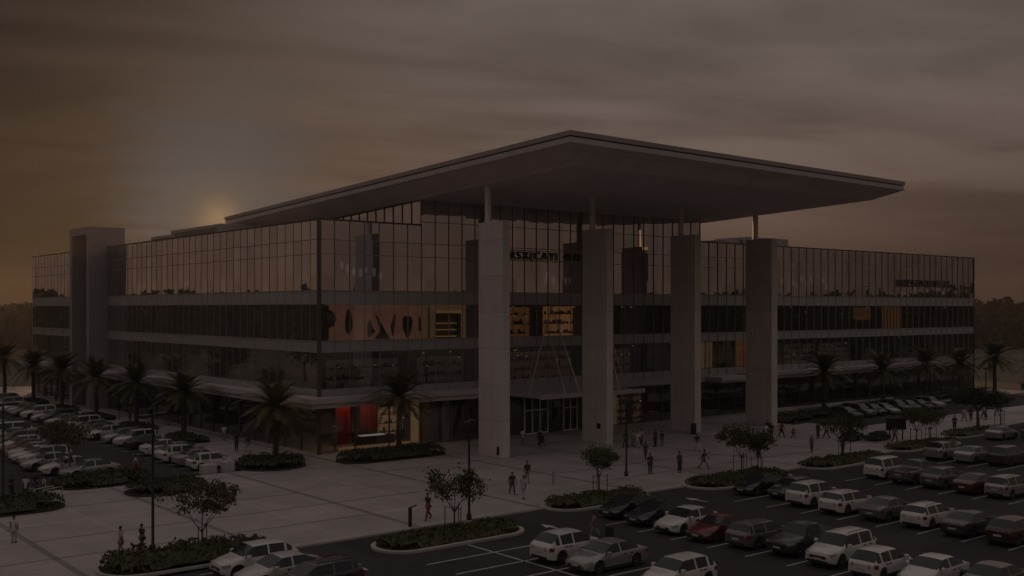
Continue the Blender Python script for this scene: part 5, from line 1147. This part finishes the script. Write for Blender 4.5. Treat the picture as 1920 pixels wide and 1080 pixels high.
# generic lit shop shelving
def shelving(x, y, z, w, h, n, label, back, along='x', boards=3):
    e = empty('shop_shelf', (x,y,z), 0 if along == 'x' else R(90), label, 'shop shelf', 'shop shelves behind the glass')
    b = MB(); b.box(0,.5,0,w,.58,h); b.build('back_panel', back, e)
    for k in range(boards): zq = h*(k+.35)/(boards+.2); b = MB(); b.box(0,.05,zq,w,.497,zq+.05); b.build('board', mt['goods'], e)
    g_ = MB(); q = .1
    for kb in range(boards):
        q = rs.uniform(.05,.4); zq = h*(kb+.35)/(boards+.2)+.052
        while q < w-.3:
            d = rs.uniform(.06,.26)
            if rs.random() < .8: g_.box(q,.1+rs.uniform(0,.1),zq,q+d*.9,.45,zq+rs.uniform(.08,h/(boards+1)*.75)*rs.uniform(.3,1))
            q += d+(rs.uniform(.2,.7) if rs.random() < .12 else 0)
    g = g_.build('goods', mt['goods'], e); tag(g, kind='stuff')
    for k in range(n): b = MB(); xq = w*(k+.5)/n+rs.uniform(-.2,.2); b.lathe([(.04,0),(.09,.05),(.04,.1)], 8, (xq,.02,h*rs.uniform(.55,.98))); b.build('spotlight', E_lamp, e, True)
shelving(23.4,2.2,10.72,5.2,3.4,3,'dim brown-lit shelving on the third storey between the first two columns',E_orange)
shelving(30.2,1.6,10.72,4.6,3.5,2,'bright amber display wall on the third storey beside the second column',E_amber)
shelving(38.2,1.6,10.72,1.4,3.5,1,'narrow amber display just past the second column',E_amber)
shelving(23.5,1.6,5.45,11,3.6,7,'long dark shop shelf with reddish lights on the second storey over the entrance',E_dimr)
shelving(37.6,1.8,5.45,7,3.6,5,'dark shop shelf with small lamps on the second storey past the second column',E_dim)
shelving(13.,2.,5.45,6,3.4,4,'dim shop shelf on the second storey beside the first column',E_dim)
shelving(2.2,2.,5.45,8.4,3.4,4,'dim wide shop shelf on the second storey under the pink picture wall',E_dim)
shelving(76,2.,5.45,16,3.4,5,'dark shop shelf on the second storey of the wing',E_dim,boards=4)
shelving(76,2.,10.72,18,3.2,2,'dark shelving on the third storey of the wing',mt['dark_shape'])
shelving(38.5,1.5,.02,8,3.9,5,'ground-floor shop shelf behind the lamp post',E_dimr,boards=4)
def wallpanel(name, x, y, z, w, h, mat, label, slats=0):
    e = empty(name, (x,y,z), 0, label, 'shop wall'); e['kind'] = 'thing'; b = MB(); b.box(0,0,0,w,.1,h); b.build('panel', mat, e)
    for k in range(slats): b = MB(); xq = w*(k+.5)/slats; b.box(xq-.09,-.06,0,xq+.09,-.003,h); b.build('slat', mt['dark_shape'], e)
    return e
def fabric(name, x, y, z, w, h, mat, label):
    e = empty(name, (x,y,z), 0, label, 'curtain'); b = MB(); n = 40
    b.add([(w*i/n, .09*math.sin(i*1.15)+.04*math.sin(i*.53), zq) for zq in (0,h) for i in range(n+1)], [(i,i+1,n+2+i,n+1+i) for i in range(n)]); b.build('cloth', mat, e, True)
    b = MB(); b.tube([(-.1,0,h+.03),(w+.1,0,h+.03)], .03, 6); b.build('rod', mt['dark_metal'], e); return e
e = empty('added_ceiling_panel', (2.4,1.2,4.44), 0, 'unseen ceiling panel added to light the red-lit corner shop', 'added ceiling light')  # out of view, added to light the curtains and stands inside
b = MB(); b.box(0,0,0,8.6,2.6,.08); b.build('diffuser', emit('added_shop_light', (1.,.66,.36), 1.15, .1), e)
b = MB()
for xa,ya,xb,yb in ((-.1,-.1,8.7,-.003),(-.1,2.603,8.7,2.7)): b.box(xa,ya,-.03,xb,yb,.1)
b.build('frame', mt['dark_metal'], e)
wallpanel('tan_wall',55.7,.9,6.22,2.8,3.4,E_tan,'lit tan wall panel between the third and fourth columns',1)
wallpanel('orange_wall',63.3,.9,6.22,2.6,3.6,E_orange,'lit orange wall panel just before the fourth column')
wallpanel('amber_slat_wall',98.9,1.0,10.72,5.4,3.55,E_orange,'amber slatted wall glowing on the third storey of the wing',6)
wallpanel('brown_wall',93.,2.2,12.2,4.6,1.9,emit('dim_amber_wall',(.12,.05,.02),.5,.6,1.),'dim brown panel beside the glowing amber slats')
fabric('red_curtain',3.2,2.4,.4,1.7,3.7,M('red_cloth', (.42,.022,.018), .85, var=.3, scale=1.5),'tall red curtain in the ground-floor shop window'); fabric('dark_red_curtain',6.3,2.9,1.6,2.0,2.6,M('dark_red_cloth', (.26,.018,.015), .85, var=.3, scale=1.5),'darker red curtain hanging behind the shop counter')
wallpanel('amber_pillar',11.5,1.4,.05,.95,4.2,E_tan,'amber wall at the end of the red-lit shop'); wallpanel('amber_floor_strip',2.6,.7,.05,8.3,.3,E_tan,'amber strip along the foot of the red-lit shop window')
wallpanel('grey_shop_wall',13.2,.5,.03,1.1,4.3,mt['grey_panel'],'grey-green wall panel beside the red-lit shop'); wallpanel('grey_shop_wall',14.9,.5,.03,1.1,4.3,mt['ledge'],'paler grey wall panel beside the first column')
wallpanel('tan_column_wall',39.2,.8,.03,1.6,4.2,emit('dim_tan',(.07,.05,.03),.6,.4,1.),'dim tan wall panel at ground level behind the lamp post'); wallpanel('grey_wing_wall',112.,1.2,6.22,9.,3.5,mt['ledge'],'pale slatted screen at the end of the wing, second storey',10)
e = empty('shop_counter', (5.2,1.2,.02), 0, 'dark shop counter with a pale top in the red-lit window', 'counter'); b = MB(); b.bbox(0,0,0,4.2,.9,1.15,.05); b.build('base', mt['dark_shape'], e); b = MB(); b.box(.3,-.05,1.16,3.0,.8,1.22); b.build('top', E_cool, e)
shelving(8.2,2.,.03,3.,3.8,4,'warm-lit shelf with goods in the red-lit shop',E_tan,boards=4)
e = empty('hanging_garment', (2.25,1.0,1.4), 0, 'pale garment on a stand in the red-lit shop window', 'garment'); b = MB(); b.lathe([(.28,-.9),(.24,-.2),(.3,.5),(.26,1.0),(.08,1.15)], 12); b.build('cloth', CL['beige'], e, True); b = MB(); b.tube([(0,0,-1.38),(0,0,-.9)], .03, 6); b.build('stand', mt['dark_metal'], e)
# chandeliers on the top storey
rc = random.Random(4)
def chandelier(x, y, z, w, n, label, s=1.):
    e = empty('chandelier', (x,y,z), 0, label, 'chandelier', 'chandeliers of the top storey'); b = MB(); b.box(-w/2,-.3,2.2,w/2,.3,2.3); b.build('canopy_plate', mt['dark_metal'], e)
    for k in range(n):
        xq = -w/2+w*(k+.5)/n+rc.uniform(-.15,.15); zq = rc.uniform(-.3,1.1); hq = rc.uniform(.4,1.0)*s
        b = MB(); b.lathe([(.04,zq),(.15,zq+.08),(.17,zq+hq),(.04,zq+hq+.06)], 8, (xq,rc.uniform(-.25,.25),0)); b.tube([(xq,0,zq+hq),(xq,0,2.2)], .01, 4); b.build('shade', E_cool, e, True)
chandelier(31.9,1.6,16.9,4.2,8,'cluster of pale glowing pendants right of the dark sign letters'); chandelier(5.9,2.2,17.0,5.4,7,'faint pale pendants behind the top-storey corner glass',.9)
chandelier(81,2.5,16.8,12,10,'row of faint pendants on the top storey of the wing'); chandelier(112,2.,16.4,16,12,'row of faint pale shades under the wing sign',.9)
# ceiling lamps in the storeys
for k in range(60):
    x = 1.5+k*2.06; z0 = (5.45+3.95, 10.7+3.6)[k % 2]-.12+.0
    if rs.random() < .45: continue
    b = MB(); b.lathe([(.06,-.06),(.16,-.03),(.16,.0)], 8, (x,rs.uniform(1.5,6.5),z0)); b.build('ceiling_lamp', E_lamp, mall, True)
for k in range(26):
    y = 3+k*3.6
    if rs.random() < .5: continue
    b = MB(); b.lathe([(.06,-.06),(.16,-.03),(.16,.0)], 8, (rs.uniform(1.5,6),y,(9.28,14.18)[k % 2])); b.build('ceiling_lamp', E_lamp, mall, True)

# dressed stands and a rail of clothes in the red-lit shop
for i,(x,y,h,c,lab) in enumerate(((2.7,1.6,1.75,'brown','brown-clad shop dummy beside the red curtain'),(5.0,2.0,1.8,'dark','dark-clad shop dummy between red curtain and counter'),(9.7,1.3,1.75,'beige','beige-clad shop dummy behind the palm trunk'),(10.6,1.6,1.7,'navy','dark blue-clad shop dummy beside the amber wall'))):
    e = empty('shop_dummy', (x,y,.02), 0, lab, 'shop dummy', 'dressed dummies in the red-lit shop')
    b = MB(); b.lathe([(.2,0),(.2,.03),(.03,.05),(.03,.5)], 12); b.build('stand', mt['dark_metal'], e, True, 40)
    b = MB(); b.lathe([(.24,.5),(.21,.85),(.17,1.05),(.21,1.3),(.22,1.42),(.1,1.5),(.06,1.55)], 14); b.build('garment', CL[c], e, True)
    b = MB(); b.lathe([(.04,1.55),(.09,1.62),(.09,1.7),(.04,1.78)], 10); b.build('head', mt['letter_rim'], e, True)
e = empty('clothes_rail', (6.0,3.2,.02), 0, 'rail of dark clothes at the back of the red-lit shop', 'clothes rail'); b = MB(); b.tube([(0,0,0),(0,0,1.6),(2.6,0,1.6),(2.6,0,0)], .025, 6); b.build('frame', mt['steel'], e)
g_ = MB()
for k in range(22): xq = .12+k*.11; g_.box(xq,-.22,.75+rs.uniform(-.15,.1),xq+.07,.22,1.55)
tag(g_.build('clothes', mt['goods'], e), kind='stuff')
